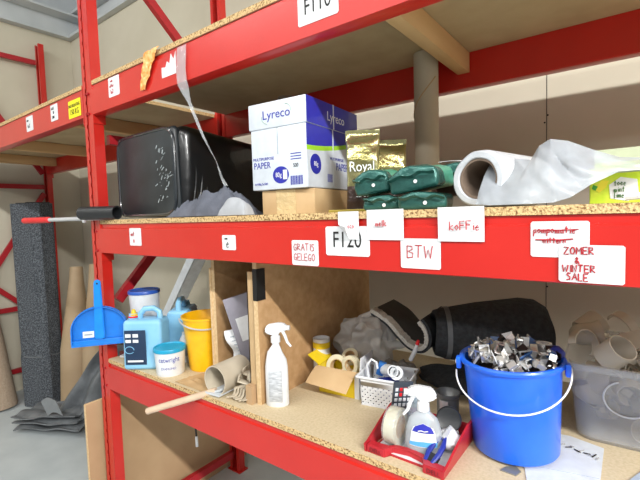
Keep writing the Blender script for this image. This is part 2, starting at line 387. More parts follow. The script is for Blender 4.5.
paper('white card with red and black writing on top beam beside upright', -1.674,.490,-1.590,.565, lines=[('amlm',.02,.058,.007,.0009),('ml4zt',.012,.038,.011,.001),('IX2',.016,.012,.016,.0011)])
o = paper('yellow load limit card on the top beam left of the upright', -2.045,.465,-1.925,.542, m=YEL)
ptext('lettering', 'MAX BELASTING', .020, BLK, o, T(0,-.001,.014), .75); ptext('lettering', '150 KG', .034, BLK, o, T(0,-.001,-.014), .8)
paper('narrow white card beside the yellow card on top beam', -2.240,.484,-2.160,.560, lines=[('LULS',.014,.054,.011,.001),('IO',.03,.034,.011,.001),('ZOM',.018,.012,.011,.001)], ink=BLK)
paper('leftmost white card with black writing on the top beam', -2.555,.480,-2.465,.556, lines=[('mmm',.014,.052,.012,.0012),('40T',.02,.018,.018,.001)], ink=BLK)
o = paper('large white location sign with black F110 on the top beam', -.690,.480,-.565,.555, corner=.004)
ptext('lettering', 'F110', .056, BLK, o, T(0,-.001,.004), .78)
b = BM(); prism(b, [(-.041,-.036),(.041,-.036),(.043,.036),(.030,.012),(.016,.034),(.006,.004),(-.008,.014),(-.018,-.004),(-.041,.0)], .0008)
tag(obj('torn_paper', b, WHITE, loc=(-1.262,.8485,.522)), 'torn jagged remnant of white paper on the top beam', 'paper')
b = BM(); grid(b, lambda u,v: (-1.395+.090*u*(.35+.65*v)-.04*(1-v), .8445-.006*abs(noise.noise(Vector((u*5,v*6,1))))-.004*abs(math.sin(v*9)), .47+.125*v+.006*noise.noise(Vector((u*6,v*2,4)))), 14, 18, .0015)
tag(obj('orange_tape', b, ORG), 'crumpled orange tape stuck on the upper beam beside torn paper', 'tape')
# clear tape stuck on beam, dangling to the middle shelf
b = BM()
def tp(u,v):
    pts = [(-1.175,.843,.56),(-1.185,.843,.49),(-1.18,.842,.445),(-1.17,.86,.38),(-1.14,.885,.27),(-1.10,.90,.19),(-1.08,.905,.13),(-1.065,.91,.104)]
    s = v*(len(pts)-1); i = min(int(s),len(pts)-2); p = Vector(pts[i]).lerp(Vector(pts[i+1]), s-i)
    wd = (.050 if v < .3 else .050-.035*min(1,(v-.3)/.12)); a = 0 if v < .3 else (v-.3)*5
    return p+Vector((math.cos(a),math.sin(a)*.5,0))*(u-.5)*wd+Vector((0,-.004*abs(noise.noise(Vector((u*4,v*25,0)))),0))
grid(b, tp, 6, 60, .0008)
tag(obj('clear_tape_strip', b, CLR), 'long strip of clear tape dangling from the top beam onto the cloth', 'tape')

# ------------------------------------------------------------------ middle shelf
# black case
cs = thing('equipment_case', 'large black rounded case with scuffed dusty front on the middle shelf', 'case', (-1.592,.943,ZM), math.radians(-1))
b = BM(); box(b, (-.225,.012,.004), (.232,.62,.358), bev=.045, seg=5)
for v in b.verts: v.co.z *= 1-.22*max(0,v.co.y)
for v in b.verts: v.co += Vector((.01,.0,.008))*noise.noise(v.co*6)
obj('case_body', b, BAG, cs)
b = BM(); box(b, (-.222,-.008,.008), (.212,.03,.350), bev=.040, seg=5)
for v in b.verts: v.co.z += .006*noise.noise(v.co*7)
fr = obj('front_panel', b, BAGD, cs)
b = BM(); rnd = random.Random(5)
for i in range(60):
    x = rnd.gauss(.15,.05); z = rnd.gauss(.16,.085)
    if abs(x) > .192 or not .05 < z < .29: continue
    a = rnd.uniform(.2,1.2); l = rnd.uniform(.002,.018); tube(b, [(x,-.0085,z),(x+l*math.cos(a),-.0085,z+l*math.sin(a))], rnd.uniform(.0007,.0022), 5)
obj('scuff_marks', b, SCUFF, fr)
b = BM(); pts = []
for i in range(49):
    a = 2*PI*i/48; c_, s_ = math.cos(a), math.sin(a); e = .28
    pts.append((-.005+.214*abs(c_)**e*(1 if c_>0 else -1), -.004, .180+.166*abs(s_)**e*(1 if s_>0 else -1)))
tube(b, pts, .007, 8); obj('piping', b, mat('piping_dark','#2a2f33',.2,coat=.6), cs)
b = BM()
for k in range(5):
    pts = [(.226+.003*math.sin(3*t+k), .05+.035*k*.6+.05*math.sin(t*PI)*(.5+.15*k), .02+.31*t) for t in [i/10 for i in range(11)]]
    pts = [(x,y,min(z,.325)) for x,y,z in pts]; tube(b, pts, .0035, 5)
obj('wrap_fold', b, BAG, cs)
# pipes overhanging the left end
def pole(name, label, cat, p0, p1, ro, ri, m): 
    b = BM(); pipe(b, p0, p1, ro, ri) if ri else rod(b, p0, p1, ro); return tag(obj(name, b, m), label, cat)
o = pole('black_pipe', 'thick black pipe lying in front of the upright on middle shelf', 'pipe', (-1.875,.805,.036), (-1.69,.862,.034), .028, .0235, PIPEB)
o = pole('black_pipe', 'thin black pipe with pale open end behind the upright', 'pipe', (-2.20,.99,.03), (-1.86,.925,.027), .022, .0195, PIPEB)
b = BM(); M_, L_ = aim((-2.202,.9904,.03),(-1.86,.925,.027)); lathe(b, [(.019,0),(.0225,0),(.0225,.012),(.019,.012)], 24, M_, closed=True); obj('end_ring', b, ALU, o)
o = thing('telescopic_pole', 'grey telescopic pole with red grip jutting out past the upright', 'pole', (-1.5,.90,.0))
b = BM(); rod(b, (-.80,-.115,.014), (-.27,-.041,.014), .0095); obj('pole_tube', b, ALU, o)
b = BM(); M_, L_ = aim((-.93,-.133,.014), (-.70,-.101,.014)); lathe(b, [(0,0),(.011,.001),(.0145,.006),(.0145,L_-.006),(.010,L_),(0,L_)], 20, M_); obj('grip', b, GRIP, o)
b = BM(); box(b, (-.42,-.078,-.004), (-.40,-.068,.03), bev=.002); obj('clip', b, WPL, o)
# grey cloth
b = BM()
def cl(u,v):
    x = -1.385+.40*u; y = .885+.13*v; e = math.sin(PI*min(1,u*1.05))**.5*math.sin(PI*v)**.6 if 0<u<1 and 0<v<1 else 0
    h = .085*e*(.45+.65*u)*(1+.35*noise.noise(Vector((u*7+v*4,v*3,2))))+.030*e*(1-3.0*abs(noise.noise(Vector((u*8-v*7,v*3,7)))))
    return (x+.012*noise.noise(Vector((u*5,v*5,3))), y+.012*noise.noise(Vector((u*5,v*5,9))), ZM+.003+max(0,h))
grid(b, cl, 60, 26, .0015); tag(obj('grey_cloth', b, CLOTH), 'crumpled dark grey cloth lying in front of the black case', 'cloth')
b = BM()
def cl2(u,v):
    e = (math.sin(PI*u)*math.sin(PI*v))**.35 if 0<u<1 and 0<v<1 else 0
    return (-1.065+.125*u, .868+.045*v, ZM+.002+max(0,.052*e*(1+.25*noise.noise(Vector((u*4,v*4,1))))))
grid(b, cl2, 24, 14, .0015); tag(obj('folded_rag', b, CLOTHL), 'light grey folded rag between dark cloth and cardboard box', 'rag')
# cardboard box and paper carton on it
cb = thing('cardboard_box', 'low taped cardboard box carrying the paper carton', 'box', (-.930,.937,ZM), math.radians(8))
b = BM(); box(b, (0,0,0), (.190,.25,.0742), bev=.003); obj('box_body', b, CARD, cb)
b = BM(); box(b, (.055,-.0012,.0), (.125,.0,.075)); box(b, (.055,-.0012,.074), (.125,.25,.0752)); obj('packing_tape', b, mat('tape_tan','#c8b083',.25,coat=.4,bump=.5,bscale=50), cb)
ZB = ZM+.0795
ca = thing('paper_carton', 'white and blue lidded Lyreco copy paper carton on the cardboard box', 'box', (-.957,.925,ZB-.003), math.radians(5))
ca['label'] = 'white and blue lidded copy paper carton on the cardboard box'
W_, D_, H_ = .208, .312, .263
b = BM(); box(b, (0,0,0), (W_,D_,H_-.008), bev=.0025); obj('carton_body', b, BOXW, ca)
b = BM(); box(b, (-.004,-.004,H_-.078), (W_+.004,D_+.004,H_), bev=.0025); lid = obj('carton_lid', b, BOXW, ca)
b = BM(); box(b, (W_/2-.0015,-.0008,.105), (W_/2+.0005,0,H_-.078)); obj('seam', b, SLAT, ca)
M0 = lambda x,z,y=-.0008: T(x,y,z)
ptext('lettering', 'Lyreco', .038, BLUI, lid, M0(W_/2,H_-.040,-.0048))
b = BM()
for s in (-1,1):
    tube(b, [(W_/2+s*(.030+.025*math.cos(a)), -.0048, H_-.040+s*.006+.020*math.sin(a)*s) for a in [k*.2-.2 for k in range(9)]], .0009, 4)
obj('logo_arc', b, mat('logo_grey','#8fae9a',.5), lid)
ptext('lettering', 'MULTIPURPOSE', .0125, BLUI, ca, M0(.006,.094), .95, 'LEFT'); ptext('lettering', 'PAPER', .028, BLUI, ca, M0(.008,.074), .85, 'LEFT')
ptext('lettering', 'A4 80g 5x500', .010, BLUI, ca, M0(.01,.018), .9, 'LEFT')
b = BM(); lathe(b, [(0,0),(.030,0),(.030,.0008),(0,.0008)], 32, T(.112,0,.042) @ Rx(PI/2), sy=.85); bd = obj('round_badge', b, BLUI, ca)
ptext('lettering', '80g', .020, WHITE, ca, M0(.104,.042,-.0012), .8)
b = BM()
box(b, (.121,-.0014,.028), (.136,-.0010,.056)); obj('badge_panel', b, WHITE, ca)
ptext('lettering', '500', .016, BLK, ca, M0(.168,.066), .8); 
b = BM()
for i in range(14): x = .148+i*.0032; box(b, (x,-.0008,.010), (x+(.0012 if i%3 else .002),0,.036))
for z in (.092,.100,.084): box(b, (.150,-.0008,z), (.188,0,z+.0025))
obj('barcode', b, BLUI, ca)
# right side print: blue above a green swoosh, pale below
RS = T(W_,0,0) @ Rz(PI/2)    # local x runs into depth, -y faces outwards
def side(poly, m, name, off, par): b = BM(); prism(b, poly, .0006, RS @ T(0,-off,0)); return obj(name, b, m, par)
arc = [(D_*t, .108+.042*t**1.6) for t in [i/12 for i in range(13)]]
arc2 = [(x,z+.014) for x,z in arc]
side([(0.004,.002)]+[(D_-.004,.002)]+arc[::-1], PRL, 'pale_print', .0006, ca)
side(arc+arc2[::-1], PRG, 'green_swoosh', .0007, ca)
side(arc2+[(D_,H_-.078),(0,H_-.078)], PRPL, 'blue_print', .0006, ca)
side([(-.003,H_-.077),(D_+.003,H_-.077),(D_+.003,H_-.001),(-.003,H_-.001)], PRPL, 'blue_print', .0048, lid)
side([(.147,.004),(.153,.004),(.153,H_-.078),(.147,H_-.078)], BOXW, 'white_strap', .0014, ca)
side([(.147,H_-.078),(.153,H_-.078),(.153,H_),(.147,H_)], BOXW, 'white_strap', .0056, lid)
ptext('lettering', 'Lyreco', .040, WHITE, lid, RS @ T(.165,-.0056,H_-.042))
ptext('lettering', 'MULTIPURPOSE', .0125, BLUI, ca, RS @ T(.130,-.0016,.094), 1, 'LEFT'); ptext('lettering', 'PAPER', .034, BLUI, ca, RS @ T(.165,-.0016,.070), .85, 'LEFT')
b = BM(); lathe(b, [(0,0),(.030,0),(.030,.0008),(0,.0008)], 32, RS @ T(.045,-.0008,.070) @ Rx(PI/2)); obj('round_badge', b, BLUI, ca)
ptext('lettering', '80g', .020, WHITE, ca, RS @ T(.045,-.0020,.070), .8)
b = BM()
for i in range(10): x = .112+i*.0032; box(b, (x,-.0009,.02), (x+.0014,0,.045), RS)
obj('barcode', b, BLUI, ca)
# tubes at the back of the middle shelf
b = BM(); pipe(b, (-.605,1.47,ZM), (-.605,1.47,.570), .0435, .039); o = obj('cardboard_tube', b, mat('grey_tube','#b3a790',.7,c2='#bdb29c',scale=5)); tag(o, 'tall grey cardboard tube standing below the timber bearer', 'tube')
b = BM()
for k in range(1): tube(b, [(-.605+.0440*math.cos(a), 1.47+.0440*math.sin(a), .36+.10*(a+2.6)/1.9) for a in [-2.9+.15*i for i in range(18)]], .0022, 4)
obj('tube_seam', b, CARD, o)
b = BM(); pipe(b, (-1.13,1.30,ZM), (-1.13,1.30,.480), .037, .033); tag(obj('cardboard_tube', b, mat('grey_tube2','#7f7263',.7)), 'short grey tube standing behind the paper carton', 'tube')

# coffee bags
def pillow(bm, w, h, d, crimp=.02, seed=0, amp=.10, nu=22, nv=28, gus=.25):
    """upright filled bag: base at z=0, front faces -Y, flat crimp on top"""
    so = Vector((seed*3.7,seed*1.3,seed*5.1)); rows = []
    for j in range(nv+1):
        v = j/nv; z = h*v; body = min(1, (h-crimp-z)/(h*.30)) if z < h-crimp else 0
        t = d/2*(max(0,body)**.6)*(1 if v > .04 else .9)+.0012; ww = w/2*(1-.06*math.sin(v*PI))
        ring = []
        for i in range(nu*2):
            a = 2*PI*i/(nu*2); c_, s_ = math.cos(a), math.sin(a)
            x = ww*(abs(c_)**gus)*(1 if c_ > 0 else -1); y = t*(abs(s_)**.55)*(1 if s_ > 0 else -1)
            q = Vector((x*22,y*22,z*22))+so; k = noise.noise(q)-1.2*abs(noise.noise(q*1.7))
            y += (amp*d*k*.6 if t > .003 else .002*math.sin(z*900))*(1 if s_ > 0 else -1) if v > .03 else 0
            x += amp*.25*d*noise.noise(q*1.3)
            ring.append(bm.verts.new((x,y,z+(.004*noise.noise(q*.8) if v > .9 else 0))))
        rows.append(ring)
    n = nu*2
    for A,B in zip(rows,rows[1:]):
        for i in range(n): bm.faces.new([A[i],A[(i+1)%n],B[(i+1)%n],B[i]])
    bm.faces.new(rows[0][::-1]); bm.faces.new(rows[-1]); return bm
def coffee(label, loc, rz, w, h, d, seed, text=True):
    t = thing('coffee_bag', label, 'coffee bag', loc, rz, 'gold coffee bags')
    bm = pillow(BM(), w, h, d, seed=seed); g = obj('foil_bag', bm, GOLD, t); g.data.materials.append(BRN)
    for p in g.data.polygons:
        if p.center.z < h*.28: p.material_index = 1
    if text:
        ptext('lettering', 'Royal', .040, WHITE, t, T(-.002,-d/2-.006,h*.52) @ Ry(.0), .8)
        ptext('lettering', 'coffee', .026, BRN, t, T(-.002,-d/2-.006,h*.36), .9)
        ptext('lettering', 'SE 80', .018, WHITE, t, T(-.002,-d/2-.004,h*.17), .9)
    return t
coffee('front gold foil coffee bag with white Royal lettering, tallest', (-.615,1.03,ZM+.009), math.radians(28), .098, .222, .062, 1)['label'] = 'tallest gold foil coffee bag with white lettering beside the carton'
coffee('shorter gold foil coffee bag standing behind the tallest one', (-.600,1.17,ZM+.001), math.radians(30), .098, .218, .06, 2, False)
b = BM(); pillow(b, .10, .20, .055, seed=8); t = obj('coffee_bag', b, BRN, loc=(-.500,1.27,ZM+.055), rot=(math.radians(-78),0,math.radians(-60)))
t.data.materials.append(GOLD)
for p in t.data.polygons:
    if p.center.z > .15: p.material_index = 1
tag(t, 'brown and gold coffee bag lying flat behind the green packs', 'coffee bag', 'gold coffee bags')
b = BM(); box(b, (0,0,0), (.13,.12,.008), bev=.001); tag(obj('flat_tray', b, mat('brass_tray','#a8943c',.35,.3), loc=(-.695,.965,ZM), rot=(0,0,math.radians(20))), 'flat golden tray under the tallest gold coffee bag', 'tray')
def green(label, loc, rot, w=.115, h=.21, d=.055, seed=0, m=GREEN, tip=GREENL):
    """vacuum pack lying down: folded end towards the aisle"""
    t = thing('green_pack', label, 'coffee pack', loc, 0, 'green foil packs', rot=rot)
    b = BM(); box(b, (-w/2,0,0), (w/2,h,d), bev=.010, seg=3)
    bmesh.ops.subdivide_edges(b, edges=b.edges[:], cuts=3, use_grid_fill=True)
    for v in b.verts: v.co.x *= 1-.22*abs(v.co.y/h-.35); v.co.z *= 1-.35*(2*v.co.x/w)**2*(v.co.z > d*.4)
    for v in b.verts:
        q = v.co*28+Vector((seed,seed,seed)); k = noise.noise(q)-.8*abs(noise.noise(q*2)); v.co += Vector((.004*k,.003*k,.0065*k if v.co.z > d*.4 else 0))
    o = obj('pack', b, m, t); o.data.materials.append(tip)
    for p in o.data.polygons:
        if p.center.y > h*.30 and seed%2 == 0: p.material_index = 1
    b = BM(); grid(b, lambda u,v: ((u-.5)*w*.86, -.004-.010*v+.003*math.sin(u*9+seed), d*.52+.003*math.sin(u*14+seed)+.006*v), 16, 3, .0015); obj('end_fold', b, m, t)
    b = BM(); lathe(b, [(0,0),(.0045,0),(.0045,.001),(0,.001)], 14, T(.008,-.003,d*.33) @ Rx(PI/2)); obj('valve_print', b, WHITE, t)
    return t
r_ = math.radians
green('green foil pack lying on the flat left pack, beside gold bag', (-.528,.925,ZM+.044), (r_(3),r_(-7),r_(10)), .100,.15,.064, 2)
green('flat dark green foil pack at the bottom left', (-.492,.905,ZM+.001), (0,0,r_(12)), .10,.20,.040, 1)
green('crumpled green foil pack on top of the right hand pile', (-.414,.925,ZM+.046), (r_(3),r_(-9),r_(4)), .130,.17,.062, 4)
green('dark green foil pack at the bottom, beside the film roll', (-.385,.900,ZM+.001), (0,0,r_(14)), .12,.2,.044, 3)
t = green('rear green foil pack with a white label, behind the pile', (-.385,1.13,ZM+.062), (r_(6),0,r_(18)), .15,.18,.065, 5)
b = BM(); grid(b, lambda u,v: ((u-.5)*.09+.02*v, .01+.06*v, .0675+.002*math.sin(u*5)), 8, 4, .001); obj('paper_sticker', b, WHITE, t)

# roll of plastic film with a loose sheet
fr_ = thing('film_roll', 'roll of white plastic film with brown core, loose sheet pulled right', 'plastic roll', (-.262,.905,ZM+.0615))
p0 = Vector((0,0,0)); p1 = Vector((.055,.235,0))
b = BM(); M_, L_ = aim(p0,p1)
lathe(b, [(.043,.002),(.045,0),(.055,0),(.059,.004),(.061,.012),(.061,L_),(.043,L_)], 44, M_, closed=True)
for v in b.verts:
    if v.co.length > .03: v.co += v.co.normalized()*.0025*noise.noise(v.co*30)
obj('wound_film', b, FILMR, fr_)
b = BM(); lathe(b, [(.038,.004),(.0429,.004),(.0429,L_-.004),(.038,L_-.004)], 36, M_, closed=True); obj('core', b, CORE, fr_)
b = BM()
def fm(u,v):
    # u left to right, v bottom to top; a tent of film from the roll over the tea box
    top = [(-.245,.985,.128),(-.20,.965,.108),(-.168,.95,.100),(-.150,.935,.125),(-.130,.93,.135),(-.10,.935,.128),(-.06,.95,.108),(-.02,.97,.092),(.03,1.0,.088)]
    bot = [(-.255,.865,.012),(-.225,.858,.009),(-.19,.858,.009),(-.155,.86,.009),(-.115,.865,.010),(-.09,.875,.018),(-.06,.895,.040),(-.02,.925,.062),(.03,.955,.064)]
    s = u*(len(top)-1); i = min(int(s),len(top)-2); t_ = s-i
    p = Vector(bot[i]).lerp(Vector(bot[i+1]),t_).lerp(Vector(top[i]).lerp(Vector(top[i+1]),t_), v)
    k = math.sin(PI*v)
    p += Vector((0,-.010*k*(.4+abs(math.sin(u*13+v*3.5)))+.004*noise.noise(Vector((u*16+v*6,v*3,0))), .004*k*noise.noise(Vector((u*9,v*3,5)))))
    return p
grid(b, fm, 64, 20, .0006, M=T(.262,-.905,-ZM-.0615)); obj('loose_film', b, FILM, fr_)
# lime tea box with open lid
tb = thing('tea_box', 'small lime green tea box with open lid, partly under the film', 'box', (-.068,.980,ZM), r_(-3))
b = BM(); t_=.0015
box(b, (0,0,0), (.088,t_,.058)); box(b, (0,.07,0), (.088,.07+t_,.085)); box(b, (0,0,0), (t_,.07,.07)); box(b, (.088-t_,0,0), (.088,.07,.070)); box(b, (0,0,0), (.088,.07,t_)); obj('carton', b, LIME, tb)
b = BM(); box(b, (0,.07,.085), (.088,.0715,.112), M=T(0,.0,0) @ Matrix.Identity(4)); obj('open_lid', b, LIMEP, tb)
b = BM(); box(b, (.004,.015,.005), (.084,.060,.062)); obj('tea_sachets', b, LIMEP, tb)
b = BM(); prism(b, [(.034,.010),(.062,.004),(.078,.016),(.075,.044),(.050,.050),(.032,.036)], .0006, T(0,-.0008,0)); obj('printed_patch', b, WHITE, tb)
b = BM()
for i,(s,z) in enumerate((('thee',.034),('mint',.022),('lime',.011))): write(b, s, .040, z, .011, .0005, .7, y=-.0014)
obj('lettering', b, mat('dark_green_ink','#3b6a2a',.5), tb)
b = BM(); prism(b, [(.008,.030),(.016,.022),(.026,.03),(.032,.044),(.020,.046)], .0006, T(0,-.0008,0)); obj('fruit_print', b, mat('print_yellow','#e8dc3a',.5), tb)
b = BM(); prism(b, [(.004,.030),(.010,.026),(.014,.034),(.006,.038)], .0006, T(0,-.0010,0)); obj('leaf_print', b, mat('print_leaf','#3f9a36',.5), tb)
b = BM(); tube(b, [(-.01,.90,ZM+.010),(.02,.895,ZM+.012),(.06,.90,ZM+.012)], .006, 8); tag(obj('white_tube', b, WPL), 'white tube end lying right of the tea box', 'tube')

# ------------------------------------------------------------------ lower shelf, left compartment
def canister(label, loc, rz, lab=True, s=1.0):
    t = thing('jerrycan', label, 'canister', loc, rz, 'light blue canisters'); w_, d_, h_ = .145*s, .105*s, .215*s
    b = BM(); box(b, (-w_/2,-d_/2,0), (w_/2,d_/2,h_*.86), bev=.016, seg=4)
    for v in b.verts:
        if v.co.z > h_*.6: v.co.x -= 0; v.co.y *= 1-.25*(v.co.z-h_*.6)/(h_*.26)
    obj('canister_body', b, LBLU, t)
    b = BM(); tube(b, [(w_*.38,0,h_*.80),(w_*.36,0,h_*.97),(w_*.22,0,h_*1.03),(-w_*.02,0,h_*1.02),(-w_*.14,0,h_*.93),(-w_*.15,0,h_*.82)], .011*s, 10); obj('handle', b, LBLU, t)
    b = BM(); lathe(b, [(0,0),(.020,0),(.020,.012),(.017,.014),(.017,.022),(0,.024)], 24, T(-w_*.33,0,h_*.85)); obj('neck', b, LBLU, t)
    if lab:
        b = BM(); box(b, (-w_*.42,-d_/2-.0015,h_*.10), (w_*.12,-d_/2+.002,h_*.70), bev=.001); l = obj('canister_label', b, NAVY, t)
        b = BM()
        for x in (-.33,-.14): box(b, (w_*x-.010,-d_/2-.0025,h_*.58), (w_*x+.012,-d_/2-.0015,h_*.64)); box(b, (w_*x-.010,-d_/2-.0025,h_*.49), (w_*x+.012,-d_/2-.0015,h_*.54))
        obj('white_patch', b, WHITE, l)
        b = BM(); tube(b, [(-w_*.3+.018*math.cos(a), -d_/2-.0018, h_*.36+.014*math.sin(a)) for a in [k*.3 for k in range(20)]], .0014, 5); obj('round_mark', b, LBLU, l)
        b = BM(); box(b, (-w_*.36,-d_/2-.0025,h_*.15), (w_*.04,-d_/2-.0015,h_*.18)); obj('print_line', b, WHITE, l)
    return t
c1 = canister('light blue canister with dark label in front of the stacked tubs', (-1.590,.905,ZL), r_(36), s=1.08)
b = BM(); lathe(b, [(0,0),(.016,0),(.018,.012),(.010,.016),(.006,.030),(0,.032)], 20, T(-.050,0,.205)); nz = obj('cap', b, mat('cap_yellow','#eac21c',.4), c1)
b = BM(); lathe(b, [(.0,.0),(.022,.001),(.022,.007),(0,.008)], 24, T(-.050,0,.203)); obj('cap_ring', b, GRIP, nz)
canister('light blue canister behind the front one, beside yellow bucket', (-1.60,1.085,ZL), r_(-50), False, s=1.12)
def tub(label, loc, r, h, lidm, rz=0, text=None, group=None):
    t = thing('plastic_tub', label, 'tub', loc, rz, group)
    b = BM(); lathe(b, [(0,0),(r*.88,0),(r*.90,.003),(r,h-.012),(r*.96,h-.012),(0,h-.012)], 40); obj('tub_body', b, WPL, t)
    b = BM(); lathe(b, [(r*.99,h-.014),(r*1.05,h-.014),(r*1.05,h-.003),(r*1.02,h),(r*.94,h),(r*.90,h-.004),(0,h-.004)], 40); obj('lid', b, lidm, t)
    return t
tub('lower white tub with navy lid at the rack end, under another', (-1.735,.985,ZL), .064, .145, LIDN, 0, group='stacked white tubs')
tub('upper white tub with navy lid, topmost behind the canister', (-1.735,.985,ZL+.146), .064, .145, LIDN, 0, group='stacked white tubs')
tb2 = tub('short white tub with turquoise lid beside the yellow bucket', (-1.440,.910,ZL), .058, .106, LIDB)
def wrap(name, s, size, m, par, r, zc, ang, sx=1):
    """lettering bent round a cylinder of radius r, centred on direction ang"""
    o = ptext(name, s, size, m, par, Matrix.Identity(4), sx)
    for v in o.data.vertices:
        a = ang+v.co.x/r; rr = r+.0006-v.co.y; v.co = Vector((rr*math.cos(a), rr*math.sin(a), zc+v.co.z))
    return o
CA = math.atan2(-.915,1.458)
wrap('lettering', 'cetwright', .026, BLUI, tb2, .056, .066, CA-.1, .8); wrap('lettering', 'DIAMOND', .013, BLUI, tb2, .0535, .032, CA-.15, .9)
yb = thing('yellow_bucket', 'yellow plastic bucket with wire handle against the first divider', 'bucket', (-1.372,1.035,ZL))
b = BM(); lathe(b, [(0,.004),(.066,.004),(.068,0),(.070,.002),(.090,.205),(.096,.207),(.096,.214),(.089,.214),(.087,.21),(.067,.008),(0,.008)], 48); obj('bucket_shell', b, YBK, yb)
b = BM(); tube(b, [Rz(CA) @ Vector((.102*math.sin(a), .102*math.cos(a), .206-.030*math.sin(a))) for a in [PI*k/24 for k in range(25)]], .0030, 6); obj('wire_handle', b, ALU, yb)
# bottle behind
wb = thing('squeeze_bottle', 'small white squeeze bottle with printed side behind the turquoise lid', 'bottle', (-1.50,1.02,ZL))
b = BM(); lathe(b, [(0,0),(.022,0),(.024,.004),(.024,.085),(.016,.105),(.010,.112),(.010,.125),(0,.127)], 24); obj('bottle_body', b, WPL, wb)
b = BM(); lathe(b, [(.0242,.03),(.0246,.03),(.0246,.07),(.0242,.07)], 10, closed=True, a0=CA-.7, a1=CA+.7); obj('bottle_label', b, SLAT, wb)
# leaning white channel and grey cloth at the back
b = BM(); M_, L_ = aim((-3.30,1.70,FZ+.03),(-2.21,1.70,-.11)); box(b, (-.050,-.045,0), (.050,-.041,L_), M_); box(b, (.046,-.045,0), (.050,.02,L_), M_); box(b, (-.050,-.045,0), (-.046,.02,L_), M_)
tag(obj('metal_channel', b, mat('pale_metal','#dde4ea',.35)), 'pale metal channel leaning behind the upright, seen above the canisters', 'profile')
b = BM(); blob(b, (0,0,.11), (.13,.10,.13), .25, 2.2, 4, 4, flat=-.11); tag(obj('grey_jacket', b, CLOTH, loc=(-1.50,1.33,ZL)), 'bundle of grey cloth behind the yellow bucket', 'cloth')
b = BM(); grid(b, lambda u,v: (-1.30+.17*u+.02*v, .862+.11*v, ZL+.0022+.009*abs(noise.noise(Vector((u*5,v*5,1))))), 14, 10, .0018); tag(obj('torn_cardboard', b, CARD, loc=(-.04,0,0)), 'torn flat cardboard scrap in front of the yellow bucket', 'cardboard')
b = BM(); box(b, (0,0,0), (.05,.03,.010), bev=.003); tag(obj('white_strip', b, WPL, loc=(-1.79,.885,ZL), rot=(0,0,.4)), 'small white strip at the left end of the lower shelf', 'strip')

# dividers
dv = thing('shelf_divider', 'left chipboard divider standing beside the yellow bucket', 'divider', (-1.245,.975,ZL), 0, 'chipboard dividers')
b = BM(); box(b, (0,.001,0), (.016,.60,.584)); obj('panel', b, MDF, dv)
b = BM(); box(b, (0,-.001,0), (.016,.001,.584)); obj('front_edge', b, MDFE, dv)
b = BM(); box(b, (-.012,-.003,.0), (0,.45,.415)); p_ = obj('side_board', b, MDFE, dv)
dv = thing('shelf_divider', 'right double divider with black tape beside the white spray bottle', 'divider', (-.953,.905,ZL), 0, 'chipboard dividers')
b = BM(); box(b, (0,.001,0), (.017,.69,.583)); obj('panel', b, MDF, dv)
b = BM(); box(b, (0,-.001,0), (.017,.001,.583)); obj('front_edge', b, MDFE, dv)
b = BM(); box(b, (-.006,.004,0), (-.001,.60,.43)); obj('second_board', b, MDFE, dv)
b = BM(); box(b, (-.034,.004,0), (-.007,.010,.425)); box(b, (-.034,.004,0), (-.030,.42,.425)); obj('cardboard_sleeve', b, CARD, dv)
b = BM(); box(b, (-.034,-.018,0), (-.008,.003,.060)); obj('sleeve_flap', b, CARDD, dv)
b = BM(); box(b, (-.001,-.0018,.335), (.0175,-.0012,.437)); box(b, (.0172,-.0018,.335), (.0180,.036,.437)); obj('black_tape', b, BLTP, dv)

# things between the dividers
gp = thing('leaning_panel', 'mauve grey panel with white sticker leaning between the dividers', 'panel', (-1.135,1.035,ZL+.004), rot=(r_(4),r_(-15),r_(48)))
b = BM(); box(b, (0,0,0), (.12,.010,.31), bev=.001); obj('panel', b, LPNL, gp)
b = BM(); box(b, (.022,-.0012,.14), (.075,-.0002,.23)); obj('sticker', b, WHITE, gp)
nb = thing('printed_sheet', 'crumpled white printed sheet leaning against the mauve panel', 'paper', (-1.195,1.015,ZL+.06), rot=(r_(0),r_(-8),r_(40)))
b = BM(); grid(b, lambda u,v: (.07*u+.010*math.sin(v*5), -.012+.010*math.sin(v*7+u*2), .12*v), 10, 18, .001); obj('sheet', b, WHITE, nb)
b = BM()
for i in range(6): tube(b, [(.018+.01*math.sin((.2+i*.12)*5), -.0145+.010*math.sin((.2+i*.12)*7+.5), .024+i*.0144), (.038+.01*math.sin((.2+i*.12)*5),-.0145+.010*math.sin((.2+i*.12)*7+1.1),.024+i*.0144)], .0012, 4)
obj('print_line', b, SLAT, nb)
dp = thing('drain_pipe', 'short wide beige drain pipe lying open towards the aisle', 'pipe', (-1.118,.868,ZL+.0515), rot=(0,0,r_(4)))
b = BM(); pipe(b, (0,0,0), (0,.13,0), .0505, .047, 44); obj('pipe_body', b, GREYB, dp)
b = BM(); box(b, (-.036,-.012,-.046), (.03,.13,-.040), M=Ry(.0)); box(b, (-.034,.0,-.038), (.012,.13,-.032), M=Ry(-.35)); obj('loose_slat', b, mat('pale_slat','#c9ced2',.5), dp)
b = BM(); rod(b, (-1.355,.757,-.672), (-1.125,.878,-.588), .0115, n=18); 
for v in b.verts: pass
tag(obj('wooden_stick', b, mat('stick_tan','#cdb399',.6)), 'round pale wooden stick poking out over the lower beam', 'stick')
